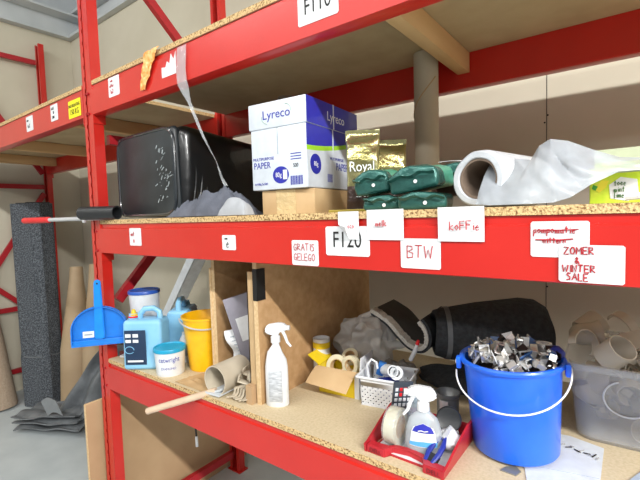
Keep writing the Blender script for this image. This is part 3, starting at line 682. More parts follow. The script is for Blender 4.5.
for i in range(6):
    b = BM(); pr = [(0,.0),(.020,0),(.028,.010),(.030,.026),(.048,.030),(.058,.028),(.058,.031),(.046,.034),(.026,.030),(.024,.012),(.018,.004),(0,.004)]
    prism(b, pr, .009, T(0,0,0))
    tag(obj('pipe_bracket', b, GREYB, loc=(-1.055+.014*i, .864+.004*(i%3), ZL+.010+.003*(i%2)), rot=(r_(-4), r_(6), r_(62+7*(i%3)))), 'beige curved bracket, '+('nearest the drain pipe in its row','second from the drain pipe in its row','third from the drain pipe in its row','fourth from the drain pipe in its row','fifth from the drain pipe in its row','last in its row, nearest the divider sleeve')[i], 'bracket', 'beige brackets beside the drain pipe')
for i,(x,y,a) in enumerate(((-1.025,.925,30),(-1.0,.945,75),(-1.03,.955,10))):
    b = BM(); box(b, (-.03,-.012,0), (.03,.012,.006), bev=.002); box(b, (-.03,-.012,0), (-.026,.012,.025), bev=.001); box(b, (.026,-.012,0), (.03,.012,.018), bev=.001)
    tag(obj('plastic_saddle', b, GREYB, loc=(x,y,ZL+.043+.008*i), rot=(.2*i,.3,r_(a))), ('beige saddle clip above the bracket row','beige saddle clip nearest the black cup','beige saddle clip farthest into the compartment')[i], 'bracket', 'beige saddle clips')
bc = thing('black_cup', 'round black cup on its side against the divider sleeve', 'cup', (-1.045,1.045,ZL+.062), rot=(r_(78),0,r_(48)))
b = BM(); lathe(b, [(0,-.07),(.038,-.07),(.045,0),(.049,.002),(.047,.006),(.041,.004),(.036,-.06),(0,-.06)], 36); obj('cup_body', b, PIPEB, bc)
b = BM(); lathe(b, [(.045,.004),(.049,.004),(.049,.010),(.045,.010)], 36, closed=True); obj('rim', b, mat('rim_dark','#20242c',.3), bc)
b = BM(); box(b, (0,0,0), (.022,.006,.006), bev=.001); tag(obj('blue_clip', b, mat('clip_blue','#2a72cf',.4), loc=(-1.0,.935,ZL+.078), rot=(0,.3,.8)), 'tiny bright blue clip below the black cup', 'clip')

# white spray bottle
def spray_head(t, z, m, s=1.0, ang=0):
    R_ = Rz(ang)
    b = BM(); lathe(b, [(0,0),(.0135*s,0),(.0135*s,.016*s),(.010*s,.020*s),(.009*s,.032*s),(0,.032*s)], 24, T(0,0,z)); obj('collar', b, m, t)
    b = BM(); prism(b, [(-.026*s,.026*s),(-.030*s,.034*s),(-.022*s,.050*s),(.012*s,.056*s),(.030*s,.052*s),(.034*s,.046*s),(.034*s,.034*s),(.018*s,.032*s),(.008*s,.022*s),(-.010*s,.020*s)], .018*s, T(0,0,z) @ R_ @ T(0,-.009*s,0))
    bmesh.ops.bevel(b, geom=b.edges[:], offset=.003*s, segments=2, affect='EDGES'); h = obj('spray_head', b, m, t)
    b = BM(); rod(b, Vector((0,0,z))+R_@Vector((.033*s,0,.041*s)), Vector((0,0,z))+R_@Vector((.042*s,0,.041*s)), .007*s, n=16); obj('nozzle', b, m, h)
    b = BM(); tube(b, [Vector((0,0,z))+R_@Vector(q) for q in ((.020*s,0,.034*s),(.028*s,0,.018*s),(.034*s,0,.000),(.044*s,0,-.012*s))], [.005*s,.0045*s,.004*s,.003*s], 8); obj('trigger', b, m, h)
sb = thing('spray_bottle', 'white opaque spray bottle standing beside the taped divider', 'spray bottle', (-.896,.938,ZL), r_(28))
b = BM()
prof = [(.034,.0),(.037,.004),(.037,.10),(.0365,.125),(.033,.148),(.024,.172),(.015,.188),(.0115,.194),(.0115,.205)]
rings = []
for r,z in [(0,0)]+prof+[(0,.205)]:
    rings.append((r,z))
lathe(b, rings, 40, sy=.62)
for v in b.verts:
    if .15 < v.co.z < .19 : v.co.x -= .004*(math.sin((v.co.z-.15)/.04*PI))
    e = .6; x,y = v.co.x, v.co.y
obj('bottle_body', b, WPL, sb)
b = BM(); box(b, (-.020,-.0245,.018), (.022,-.0205,.118), bev=.0015); lb = obj('rear_label', b, mat('label_grey','#c9ccd0',.5,c2='#9fa3a8',scale=220,stretch=(.25,1,1.2)), sb)
spray_head(sb, .203, WPL, 1.12, 0)

# ------------------------------------------------------------------ lower shelf, middle
tc = thing('cylinder_can', 'white and yellow cylinder tub beside the divider, behind the carton', 'can', (-.902,1.185,ZL))
b = BM(); lathe(b, [(0,0),(.031,0),(.031,.152),(.028,.152),(.028,.143),(0,.143)], 32); obj('can_body', b, WPL, tc)
b = BM(); lathe(b, [(.0316,.118),(.0322,.120),(.0322,.138),(.0316,.140)], 32, closed=True); obj('yellow_band', b, YBOX, tc)
b = BM(); lathe(b, [(.0314,.02),(.0318,.02),(.0318,.08),(.0314,.08)], 12, closed=True, a0=CA-.9, a1=CA-.1); obj('yellow_print', b, YBOX, tc)
yc = thing('yellow_carton', 'open yellow carton with folded flaps, full of tape rolls', 'box', (-.845,1.09,ZL), r_(7))
b = BM(); w_,d_,h_,k = .150,.12,.088,.002
for lo,hi in (((0,0,0),(w_,k,h_)),((0,d_-k,0),(w_,d_,h_)),((0,0,0),(k,d_,h_)),((w_-k,0,0),(w_,d_,h_)),((0,0,0),(w_,d_,k))): box(b, lo, hi)
obj('carton_body', b, YBOX, yc)
b = BM(); box(b, (w_-.0005,-.001,0), (w_+.001,d_,h_+.002)); box(b, (w_-.016,-.001,0), (w_+.001,0,h_)); obj('white_side', b, WHITE, yc)
b = BM(); grid(b, lambda u,v: (-.004+.150*u-.020*v, -.002-.045*v, h_+.001-.046*v**1.4-.012*u*v), 8, 8, .002); obj('front_flap', b, CARD, yc)
b = BM(); grid(b, lambda u,v: (-.002-.045*v, .01+.1*u, h_+.03*v), 4, 4, .002); obj('side_flap', b, YBOX, yc)
b = BM(); grid(b, lambda u,v: (w_+.0+.004*v, .01+.1*u, h_+.045*v), 4, 4, .002); obj('side_flap', b, WHITE, yc)
YM = Matrix.Translation((-.845,1.09,ZL)) @ Rz(r_(7))
for i,(x,y,z,r,rx,ry,lab) in enumerate(((.045,.055,.075,.040,70,20,'large cream tape roll standing at the left in yellow carton'),(.100,.050,.090,.032,80,-30,'white tape roll at the right in the yellow carton'),(.080,.085,.105,.028,40,10,'small pale tape roll at the back of the yellow carton'))):
    b = BM(); lathe(b, [(r*.62,-.010),(r,-.010),(r,.010),(r*.62,.010)], 32, closed=True)
    o = obj('tape_roll', b, TINC, loc=YM @ Vector((x,y,z)), rot=(r_(rx),r_(ry),0)); tag(o, lab, 'tape roll', 'tape rolls in the yellow carton')
    b = BM(); lathe(b, [(r*.56,-.011),(r*.62,-.011),(r*.62,.011),(r*.56,.011)], 32, closed=True); obj('core', b, CARD, o)
b = BM(); blob(b, (0,0,0), (.115,.085,.10), .30, 1.6, 3, 6, ridge=False)
for v in b.verts: v.co += v.co.normalized()*(.016*(1-3*abs(noise.noise(v.co*13)))+.004*noise.noise(v.co*40))
o = obj('plastic_bag', b, GBAG, loc=(-.805,1.345,ZL+.105), rot=(0,.2,.3)); tag(o, 'crumpled grey translucent plastic bag heaped behind the yellow carton', 'plastic bag')
b = BM(); tube(b, [(-.05,0,.06),(-.03,-.02,.10),(.0,-.02,.125),(.04,-.01,.12),(.07,.0,.08),(.09,0,.04)], [.018,.014,.010,.009,.012,.02], 10)
for v in b.verts: v.co += Vector((1,1,1))*.006*noise.noise(v.co*40)
obj('bag_handle', b, GBAG, o)
b = BM(); blob(b, (0,0,0), (.065,.042,.042), .35, 2.6, 9, 4); tag(obj('plastic_bag', b, mat('grey_bag_dark','#6d6862',.45,bump=.6,bscale=40), loc=(-.635,1.265,ZL+.052)), 'smaller dark grey crumpled bag behind the white basket', 'plastic bag')

# rolled mat with fleece lining
MX, MY, MZ = -.605, 1.33, ZL+.112
rm = thing('rolled_mat', 'dark grey mat with white fleece lining, loosely rolled up', 'rolled mat', (MX,MY,MZ), r_(4))
ctl = [(-.17,.122),(-.14,.108),(-.10,.085),(-.06,.045),(-.02,.012),(.02,.004),(.045,.022),(.052,.055),(.042,.088),(.022,.112)]
def spline(c, n):
    out = []
    for i in range(len(c)-1):
        p0,p1,p2,p3 = [Vector((*c[max(0,min(len(c)-1,i+k))],0)) for k in (-1,0,1,2)]
        for j in range(n):
            t = j/n; out.append(.5*((2*p1)+(-p0+p2)*t+(2*p0-5*p1+4*p2-p3)*t*t+(-p0+3*p1-3*p2+p3)*t**3))
    out.append(Vector((*c[-1],0))); return out
cs_ = spline(ctl, 6)
def layer(off0, off1, wob):
    A = []; B = []
    for i,p in enumerate(cs_):
        d = (cs_[min(i+1,len(cs_)-1)]-cs_[max(i-1,0)]).normalized(); n = Vector((d.y,-d.x,0))
        w_ = wob*noise.noise(Vector((i*1.3,0,2))); A.append(p+n*(off0)); B.append(p+n*(off1+w_))
    return [(p.x,p.y) for p in A]+[(p.x,p.y) for p in B[::-1]]
b = BM(); prism(b, layer(0,.010,0), .22, T(0,.006,0)); obj('mat_layer', b, DKF, rm)
b = BM(); prism(b, layer(-.0005,-.014,.006), .04); obj('fleece_edge', b, FLUF, rm)
b = BM(); prism(b, layer(-.0005,-.008,.0), .18, T(0,.041,0)); obj('fleece_lining', b, mat('fleece_shaded_pile','#4b4a48',1), rm)  # white fleece darkened in its colour to stand for shade inside the roll
WI = (Matrix.Translation((MX,MY,MZ)) @ Rz(r_(4))).inverted()
b = BM(); M_, L_ = aim((-.552,1.372,ZL+.178),(-.240,1.56,ZL+.172)); lathe(b, [(0,.02),(.055,.02),(.068,.0),(.078,.004),(.084,.03),(.106,L_*.4),(.122,L_*.8),(.118,L_-.03),(.10,L_),(0,L_)], 48, WI @ M_)
for v in b.verts: v.co += Vector((1,1,1))*.004*noise.noise(v.co*12)
obj('outer_roll', b, DKF, rm)
b = BM(); lathe(b, [(.0800,.035),(.0895,.035),(.0915,.05),(.0820,.05)], 48, WI @ M_, closed=True); obj('edge_binding', b, TARP, rm)
b = BM(); blob(b, (0,0,0), (.18,.12,.022), .15, 2, 6, 4); tag(obj('dark_blanket', b, DKF, loc=(-.43,1.40,ZL+.024), rot=(0,0,.0)), 'dark blanket heaped under the rolled mat', 'blanket')
# white basket and its contents
bk = thing('wire_basket', 'small white perforated plastic basket between carton and red tray', 'basket', (-.672,1.085,ZL), r_(10))
b = BM(); w_,d_,h_ = .138,.105,.092
def wallp(p0, p1, nx, nz):
    """perforated wall panel from p0 to p1 (bottom edge), leaning outwards"""
    p0 = Vector(p0); p1 = Vector(p1); dx = (p1-p0); n = Vector((dx.y,-dx.x,0)).normalized(); L_ = dx.length; dx.normalize()
    def P(u,z): return p0+dx*(u*L_)+n*(.010*z/h_)+Vector((0,0,z))
    for i in range(nx):
        for j in range(nz):
            u0,u1 = i/nx,(i+1)/nx; z0_,z1_ = h_*.06+h_*.66*j/nz, h_*.06+h_*.66*(j+1)/nz
            O = [P(u0,z0_),P(u1,z0_),P(u1,z1_),P(u0,z1_)]; k = .27
            if (i+j)%2: k = .5
            ua,ub = u0+(u1-u0)*k, u1-(u1-u0)*k; za,zb = z0_+(z1_-z0_)*k, z1_-(z1_-z0_)*k
            ov = [b.verts.new(q) for q in O]
            if k < .5:
                iv = [b.verts.new(q) for q in (P(ua,za),P(ub,za),P(ub,zb),P(ua,zb))]
                for a_ in range(4): b.faces.new([ov[a_],ov[(a_+1)%4],iv[(a_+1)%4],iv[a_]])
            else: b.faces.new(ov)
    for z0_,z1_ in ((0,h_*.06),(h_*.72,h_)): b.faces.new([b.verts.new(q) for q in (P(0,z0_),P(1,z0_),P(1,z1_),P(0,z1_))])
C4 = [(0,0,0),(w_,0,0),(w_,d_,0),(0,d_,0)]
for i in range(4): wallp(C4[i], C4[(i+1)%4], 16 if i%2 == 0 else 12, 7)
bmesh.ops.remove_doubles(b, verts=b.verts, dist=.0004)
bmesh.ops.solidify(b, geom=b.faces[:], thickness=.0018)
obj('basket_wall', b, WPL, bk)
b = BM(); box(b, (.002,.002,0), (w_-.002,d_-.002,.003)); obj('base', b, WPL, bk)
b = BM(); q = .012
tube(b, [(-q,-q,h_),(w_+q,-q,h_),(w_+q,d_+q,h_),(-q,d_+q,h_),(-q,-q,h_),(0,-q,h_)], .004, 8); obj('rim', b, WPL, bk)
BKM = Matrix.Translation((-.672,1.085,ZL)) @ Rz(r_(10))
def atb(x,y,z): return BKM @ Vector((x,y,z))
b = BM(); lathe(b, [(.0,-.035),(.018,-.035),(.018,.035),(.014,.035),(.014,-.03),(0,-.03)], 24); tag(obj('tube_end', b, WPL, loc=atb(.075,.045,.105), rot=(r_(75),0,r_(50))), 'white hollow cylinder lying on top in the white basket', 'cylinder')
b = BM(); lathe(b, [(.012,-.006),(.021,-.006),(.021,.006),(.012,.006)], 24, closed=True); tag(obj('white_ring', b, WPL, loc=atb(.105,.03,.105), rot=(r_(60),r_(20),0)), 'white ring lying in the right of the white basket', 'ring')
b = BM(); tube(b, [(-.01,0,-.03),(-.015,0,.01),(0,0,.03),(.015,0,.02),(.018,0,0)], .004, 8); tag(obj('white_hook', b, WPL, loc=atb(.02,.04,.105), rot=(0,0,.5)), 'white plastic hook sticking up at the left of the basket', 'hook')
b = BM(); blob(b, (0,0,0), (.05,.038,.035), .25, 3, 2, 3); tag(obj('dark_blue_cloth', b, BLUR, loc=atb(.068,.052,.042)), 'dark blue bundle visible through the basket holes', 'bundle')
b = BM(); box(b, (-.012,-.010,0), (.012,.010,.045), bev=.003); tag(obj('blue_block', b, mat('mid_blue','#2f6db5',.4), loc=atb(.035,.07,.078), rot=(.2,.3,.4)), 'small blue block poking out of the white basket', 'block')
b = BM(); tube(b, [(0,0,0),(.02,-.01,.035),(.03,-.015,.06)], [.007,.007,.005], 10); o = obj('marker_pen', b, WPL, loc=(-.565,1.215,ZL+.125)); tag(o, 'marker pen with red tip behind the white basket', 'marker')
b = BM(); tube(b, [(.03,-.015,.06),(.035,-.0175,.073)], [.0065,.004], 10); obj('cap', b, GRIP, o)

# red tray
rtx, rty, rrz = -.528, .868, r_(-1)
rt_ = thing('red_tray', 'red moulded tray with side walls holding bottle and tools', 'tray', (rtx,rty,ZL), rrz)
b = BM()
TW, TD = .200, .20
box(b, (.006,.018,.0), (TW-.006,TD-.004,.004))
obj('tray_floor', b, TRED, rt_)
b = BM(); box(b, (.012,.022,.0041), (TW-.012,TD-.01,.0052)); obj('paper_lining', b, WHITE, rt_)
b = BM(); lip = [(.0,0),(.050,0),(.060,.026),(.100,.034),(.140,.026),(.150,0),(.200,0),(.200,.022),(.150,.022),(.138,.040),(.100,.046),(.064,.040),(.050,.022),(0,.022)]
A_ = [b.verts.new((x,y,0)) for x,y in lip]; B_ = [b.verts.new((x,y+.002,.020)) for x,y in lip]; n_ = len(lip)
b.faces.new(A_[::-1]); b.faces.new(B_)
for i in range(n_): b.faces.new([A_[i],A_[(i+1)%n_],B_[(i+1)%n_],B_[i]])
bmesh.ops.bevel(b, geom=b.edges[:], offset=.002, segments=2, affect='EDGES'); fl = obj('front_lip', b, TRED, rt_)
ptext('lettering', 'DELL', .015, mat('emboss_dark','#6d1822',.5), fl, T(.026,-.0012,.010)); ptext('lettering', 'DELL', .015, bpy.data.materials['emboss_dark'], fl, T(.176,-.0008,.010))
sidep = [(.0,0),(TD,0),(TD,.060),(.18,.066),(.15,.066),(.10,.052),(.05,.034),(.015,.022),(0,.020)]
for x,ti in ((.003,-.12),(TW-.003,.12)):
    b = BM(); prism(b, sidep, .0055, T(x-.003+(.0055 if ti>0 else .0),0,0) @ Ry(ti) @ Rz(PI/2)); obj('side_wall', b, TRED, rt_)
b = BM(); box(b, (.0,TD-.004,0), (TW,TD,.045), bev=.001); obj('back_wall', b, TRED, rt_)
RTM = Matrix.Translation((rtx,rty,ZL)) @ Rz(rrz)
def att(x,y,z): return RTM @ Vector((x,y,z))
# clear spray bottle
cb_ = thing('spray_bottle', 'clear spray bottle with blue and white label in the red tray', 'spray bottle', att(.122,.072,.0055), r_(20))
b = BM(); lathe(b, [(0,0),(.042,0),(.046,.005),(.046,.03),(.042,.065),(.033,.090),(.017,.104),(.012,.108),(.012,.116),(0,.116)], 44, sy=.55); obj('bottle_body', b, PCLR, cb_)
b = BM(); lathe(b, [(0,.002),(.039,.003),(.0425,.008),(.043,.026),(0,.026)], 36, sy=.50); obj('liquid', b, mat('pale_liquid','#cfe0e4',.05,trans=.6), cb_)
def lab_patch(poly, m, off, par=cb_, name='label_print'):
    b = BM(); A_ = []
    def onb(x,z):
        r = .046 if z < .03 else (.046-(z-.03)/.035*.004 if z < .065 else .042-(z-.065)/.025*.009)
        xx = max(-.97,min(.97,x/r)); return (x, -(r*.55*math.sqrt(1-xx*xx))-off, z)
    xs = sorted({p[0] for p in poly}); 
    n = 14; x0,x1 = min(xs), max(xs)
    def zr(x):
        zz = []
        for (xa,za),(xb,zb) in zip(poly, poly[1:]+poly[:1]):
            if (xa-x)*(xb-x) <= 0 and xa != xb: zz.append(za+(zb-za)*(x-xa)/(xb-xa))
        return (min(zz),max(zz)) if zz else (0,0)
    def fn(u,v):
        x = x0+(x1-x0)*(.002+.996*u); a,c_ = zr(x); return onb(x, a+(c_-a)*v)
    grid(b, fn, n, 8, -.0003); return obj(name, b, m, par)
pl = lab_patch([(-.033,.026),(.033,.026),(.032,.050),(.024,.072),(.0,.084),(-.024,.072),(-.032,.050)], WHITE, .0010, name='bottle_label')
lab_patch([(-.026,.062),(.026,.060),(.020,.074),(0,.083),(-.020,.074)], PRPL, .0016, pl, 'blue_print')
lab_patch([(-.033,.028),(.033,.027),(.033,.038),(.0,.040),(-.033,.036)], mat('sky_print','#5aa9df',.4), .0016, pl, 'sky_print')
b = BM(); tube(b, [(-.012,-.0272,.066),(-.004,-.0275,.068),(.003,-.0275,.066),(.012,-.0272,.068)], .0012, 5); obj('print_line', b, WHITE, pl)
spray_head(cb_, .108, WPL, 1.1, r_(190))
# tape roll standing in the tray
tr_ = thing('tape_roll', 'cream tape roll in clear wrap standing at the left of red tray', 'tape roll', att(.046,.070,.052), rot=(r_(90),0,r_(92)))
b = BM(); lathe(b, [(.028,-.014),(.046,-.014),(.046,.014),(.028,.014)], 44, closed=True); obj('tape_body', b, TINC, tr_)
b = BM(); lathe(b, [(.026,-.015),(.028,-.015),(.028,.015),(.026,.015)], 44, closed=True); obj('core', b, CARD, tr_)
b = BM(); lathe(b, [(0,-.019),(.046,-.018),(.0475,-.014),(.0475,.016),(.046,.020),(0,.021)], 40)
for v in b.verts: v.co += v.co.normalized()*.0015*noise.noise(v.co*60)
obj('clear_wrap', b, CLR, tr_)
# clear crumpled bag, calculator, papers, discs, pliers
b = BM(); blob(b, (0,0,0), (.030,.026,.048), .35, 2.5, 5, 4); tag(obj('clear_bag', b, mat('clear_blue_bag','#b9cfe0',.15,trans=.5,bump=.8,bscale=60,coat=.5), loc=att(.085,.128,.060)), 'small clear bag between tape roll and spray bottle', 'bag')
cc = thing('calculator', 'dark calculator with white and red keys leaning upright in red tray', 'calculator', att(.006,.160,.035), rot=(r_(8),r_(4),r_(48)))
b = BM(); box(b, (-.022,-.004,0), (.034,.004,.098), bev=.002); obj('case', b, mat('calc_grey','#3d444e',.4), cc)
for i in range(4):
    for j in range(5):
        b = BM(); box(b, (-.017+i*.0125,-.0052,.010+j*.0155), (-.0085+i*.0125,-.0035,.020+j*.0155), bev=.0006); obj('key', b, GRIP if (i == 1 and j > 2) or (i==2 and j==4) else WPL, cc)
for i,(x,y,z,sx_,sy_,sz_,sd) in enumerate(((.165,.115,.035,.032,.030,.025,11),(.150,.155,.045,.030,.022,.028,14))):
    b = BM(); blob(b, (0,0,0), (sx_,sy_,sz_), .3, 2.4, sd, 3, ridge=False); tag(obj('crumpled_paper', b, WHITE, loc=att(x,y,z)), ('crumpled white paper right of the clear spray bottle','crumpled white paper at the back of the red tray')[i], 'paper', 'crumpled papers in the red tray')
bd_ = thing('black_disc', 'round black lid standing in the right of the red tray', 'lid', att(.160,.140,.072), rot=(r_(68),0,r_(18)))
b = BM(); lathe(b, [(0,-.010),(.028,-.010),(.031,-.007),(.031,.006),(.028,.009),(.024,.007),(0,.006)], 40); obj('lid_body', b, PIPEB, bd_)
b = BM(); rod(b, (0,0,-.03), (0,0,-.0102), .024, n=24); obj('stub', b, mat('stub_grey','#6c6c6a',.4), bd_)
pc = thing('pliers', 'blue handled pliers lying in the front right of the red tray', 'pliers', att(.158,.036,.020), rot=(r_(28),0,r_(-12)))
for s in (-1,1):
    b = BM(); tube(b, [(s*.004,.060,.004),(s*.012,.035,.005),(s*.013,.010,.005),(s*.009,-.014,.004)], [.004,.0065,.0065,.005], 10); obj('handle', b, BLUR, pc)
b = BM(); tube(b, [(0,.055,.004),(0,.075,.004),(0,.095,.004)], [.008,.007,.003], 8); obj('jaw', b, ALU, pc)
b = BM(); box(b, (-.015,-.02,-.004), (.018,.012,.006), bev=.003); obj('dark_grip', b, PIPEB, pc)
tn = thing('grey_cup', 'grey metal cup standing just behind the red tray', 'cup', (-.415,1.135,ZL))
b = BM(); lathe(b, [(0,0),(.030,0),(.031,.072),(.034,.076),(.034,.084),(.030,.084),(.028,.075),(0,.02)], 32); obj('cup_body', b, mat('cup_grey','#6b6c6c',.35,.3), tn)
b = BM(); lathe(b, [(.0345,.03),(.036,.03),(.036,.07),(.0345,.07)], 10, closed=True, a0=-1.9, a1=-1.2); obj('clip', b, CHROME, tn)

# ------------------------------------------------------------------ blue bucket
BX, BY = -.228, 1.092
bb = thing('blue_bucket', 'large blue plastic bucket with white wire handle on a paper sheet', 'bucket', (BX,BY,ZL+.0035))
_v = math.atan2(-BY,-BX); BBM = Matrix.Translation((BX,BY,ZL+.0095)) @ Matrix.Rotation(r_(2.5),4,Vector((math.cos(_v),math.sin(_v),0))); bb.matrix_world = BBM
BR, BR0, BH = .116, .097, .226
b = BM(); lathe(b, [(0,.003),(BR0-.002,.003),(BR0,0),(BR0+.002,.003),(BR-.004,BH-.012),(BR+.004,BH-.011),(BR+.006,BH-.004),(BR+.004,BH),(BR-.003,BH),(BR-.007,BH-.004),(BR0-.001,.007),(0,.007)], 64); obj('bucket_shell', b, BLUE, bb)
va = math.atan2(-BY,-BX); e2 = Vector((math.cos(va),math.sin(va),0)); e1 = Vector((-e2.y,e2.x,0))   # e1 to the right of the camera's side
ears = []
for s in (1,-1):
    c_ = e1*s*(BR+.004)+e2*.035+Vector((0,0,BH-.012)); b = BM(); box(b, (-.010,-.006,-.016), (.010,.006,.014), M=Matrix.Translation(c_) @ Rz(math.atan2(e1.y,e1.x)+(0)) @ Rz(PI/2), bev=.003); obj('ear', b, BLUE, bb)
    b = BM(); rod(b, c_-e1*s*.0, c_+e1*s*.008, .0055, n=14); obj('handle_knob', b, WPL, bb); ears.append(c_+e1*s*.008)
b = BM(); pts = []
for k in range(33):
    t = PI*k/32; r = (BR+.0115); pts.append(e1*(math.cos(t)*(BR+.011))+e2*(.035+(r-.033)*math.sin(t))+Vector((0,0,BH-.012-.070*math.sin(t)**1.0-.022*(k/32))))
tube(b, pts, .0021, 8); obj('wire_handle', b, WIRE, bb)
# shiny clips heaped in the bucket
rnd = random.Random(11)
def clip_mesh(kind):
    b = BM()
    if kind == 0: prism(b, [(-.012,0),(.012,0),(.012,.014),(.009,.014),(.009,.003),(-.009,.003),(-.009,.016),(-.012,.016)], .010)
    elif kind == 1: box(b, (-.011,-.006,-.001), (.011,.006,.001)); box(b, (-.011,-.006,-.001), (-.009,.006,.012)); rod(b, (.004,0,0), (.004,0,.009), .004, n=10)
    elif kind == 2: lathe(b, [(.006,-.004),(.009,-.004),(.009,.004),(.006,.004)], 14, closed=True)
    elif kind == 3: prism(b, [(-.010,0),(0,.011),(.010,0),(.010,.002),(0,.014),(-.010,.002)], .012)
    else: box(b, (-.014,-.008,-.0008), (.014,.008,.0008))
    return b
protos = []
for kind,m in ((0,CHROME),(1,DKM),(2,CHROME),(3,DKM),(4,WPL),(1,CHROME),(3,CHROME),(4,mat('bit_blue','#3a5f94',.4))):
    protos.append((kind,m))
meshes = {}
for i in range(110):
    kind,m = protos[[0,6,2,5,6,5,4,0,1,6,2,7,3,0][i%14]]; key = (kind,m.name)
    a = rnd.uniform(0,2*PI); r = (BR-.018)*math.sqrt(rnd.random()); x,y = r*math.cos(a), r*math.sin(a)
    z = BH-.016+.046*(1-(r/BR)**2)+rnd.uniform(-.012,.006)
    if key not in meshes: o = obj('metal_clip', clip_mesh(kind), m); meshes[key] = o
    else: o = meshes[key].copy(); col.objects.link(o)
    o.location = BBM @ Vector((x,y,z)); o.rotation_euler = (rnd.uniform(0,6.28),rnd.uniform(0,6.28),rnd.uniform(0,6.28)); sc = rnd.uniform(1.0,1.6); o.scale = (sc,)*3
    cn = {('CH',0):'shiny U-shaped',('CH',1):'shiny hooked flat',('CH',2):'shiny ring-shaped',('CH',3):'shiny folded V-shaped',('DK',1):'dark hooked flat',('DK',3):'dark folded V-shaped',('WP',4):'flat white plastic',('BL',4):'flat blue plastic'}[({'chrome_bits':'CH','dark_bits':'DK','white_plastic':'WP'}.get(m.name,'BL'),kind)]
    tag(o, cn+' clip among the heap filling the blue bucket', 'clip', cn+' clips in the blue bucket')
b = BM(); lathe(b, [(0,-.03),(BR-.02,-.03),(BR-.02,0),(.06,.012),(0,.022)], 32, BBM @ T(0,0,BH-.025))
for v in b.verts: v.co.z += .006*noise.noise(v.co*60)
o = obj('metal_scrap', b, DKM); tag(o, 'dark mass of small clips below the heap in the blue bucket', 'metal scraps'); o['kind'] = 'stuff'
p_ = thing('hose_fitting', 'steel ring fitting at the right rim of the blue bucket', 'fitting', BBM @ (Vector((0,0,BH))+e1*.075-e2*.03))
b = BM(); lathe(b, [(.010,0),(.017,0),(.017,.006),(.014,.008),(.014,.020),(.018,.022),(.018,.028),(.011,.028)], 24, closed=True); obj('ring', b, CHROME, p_)
b = BM(); blob(b, (0,0,0), (.022,.022,.020), .1, 2, 3, 3); tag(obj('blue_ball', b, mat('deep_blue','#1c2c86',.4), loc=BBM @ (Vector((0,0,BH+.006))+e1*.098-e2*.02)), 'deep blue rounded cap at the right rim of the bucket', 'cap')

# sheets on the shelf
b = BM(); c4 = [Vector(p) for p in ((-.30,1.19,0),(-.123,1.225,0),(-.048,1.205,0),(-.048,.99,0),(-.175,.955,0),(-.19,1.01,0))]
A_ = [b.verts.new(p) for p in c4]; B_ = [b.verts.new(p+Vector((0,0,.0018))) for p in c4]; b.faces.new(A_[::-1]); b.faces.new(B_)
for i in range(6): b.faces.new([A_[i],A_[(i+1)%6],B_[(i+1)%6],B_[i]])
o = obj('paper_sheet', b, mat('sheet_pale','#d5dade',.5), loc=(0,0,ZL+.0004)); tag(o, 'pale grey sheet lying under the blue bucket', 'sheet')
b = BM(); tube(b, [(-.185,1.03,.0022),(-.05,1.06,.0022)], .0005, 4); obj('crease', b, SLAT, o)
sl = thing('plastic_folder', 'bluish clear folder at the lower right corner of the shelf', 'folder', (.0,1.03,ZL), r_(-22))
b = BM(); box(b, (-.02,-.06,.0), (.16,.15,.004), bev=.001); obj('folder_cover', b, mat('folder_blue','#c3d3e4',.25,coat=.4), sl)
b = BM(); tube(b, [(.015+.016*math.cos(a),.05+.03*math.sin(a),.006) for a in [.6+k*.25 for k in range(20)]], .0018, 6); obj('curved_wire', b, WIRE, sl)
rnd = random.Random(3)
for i in range(9):
    b = BM(); tube(b, [(0,0,0),(rnd.uniform(.004,.020),rnd.uniform(-.004,.006),.001)], .0014, 6)
    tag(obj('screw', b, DKM if i%2 else CHROME, loc=(-.135+.0095*i, 1.168-.004*i+rnd.uniform(-.008,.008), ZL+.0042), rot=(0,0,rnd.uniform(-1,1))), 'tiny loose screw on the pale sheet before the clear bin', 'screw', 'loose screws on the sheet')
b = BM(); prism(b, [(-.02,-.012),(.014,-.014),(.02,.008),(.004,.024),(-.012,.008)], .003, Rx(-PI/2)); tag(obj('metal_scrap_piece', b, mat('scrap_grey','#8b8b88',.4,.4), loc=(-.215,.985,ZL+.003)), 'small grey angular scrap under the front of blue bucket', 'scrap')

# ------------------------------------------------------------------ clear bin with pipe fittings
bn = thing('clear_bin', 'translucent plastic bin full of ivory pipe fittings, right of bucket', 'storage bin', (-.128,1.212,ZL), r_(2))
b = BM(); w_,d_,h_ = .56,.36,.205
def rrect(w2,d2,r,z,n=6):
    out = []
    for cx,cy,a0 in ((w2-r,d2-r,0),(-w2+r,d2-r,PI/2),(-w2+r,-d2+r,PI),(w2-r,-d2+r,1.5*PI)):
        for k in range(n+1): a = a0+PI/2*k/n; out.append((cx+r*math.cos(a),cy+r*math.sin(a),z))
    return out
def loft(bm, rings, M=None, capb=True, capt=False):
    R_ = [[bm.verts.new(p) for p in r] for r in rings]
    for A,B in zip(R_,R_[1:]):
        n = len(A)
        for i in range(n): bm.faces.new([A[i],A[(i+1)%n],B[(i+1)%n],B[i]])
    if capb: bm.faces.new(R_[0][::-1])
    if capt: bm.faces.new(R_[-1])
    xf(bm, [v for r in R_ for v in r], M); return bm
C_ = T(w_/2, d_/2, 0)
loft(b, [rrect(w_/2-.02,d_/2-.02,.04,0), rrect(w_/2-.017,d_/2-.017,.04,.006), rrect(w_/2,d_/2,.035,h_), rrect(w_/2+.012,d_/2+.012,.04,h_), rrect(w_/2+.012,d_/2+.012,.04,h_-.016), rrect(w_/2+.010,d_/2+.010,.04,h_-.016), rrect(w_/2+.010,d_/2+.010,.04,h_-.002), rrect(w_/2-.002,d_/2-.002,.033,h_-.002), rrect(w_/2-.019,d_/2-.019,.04,.008), ], C_, True, True)
obj('bin_shell', b, BIN, bn)
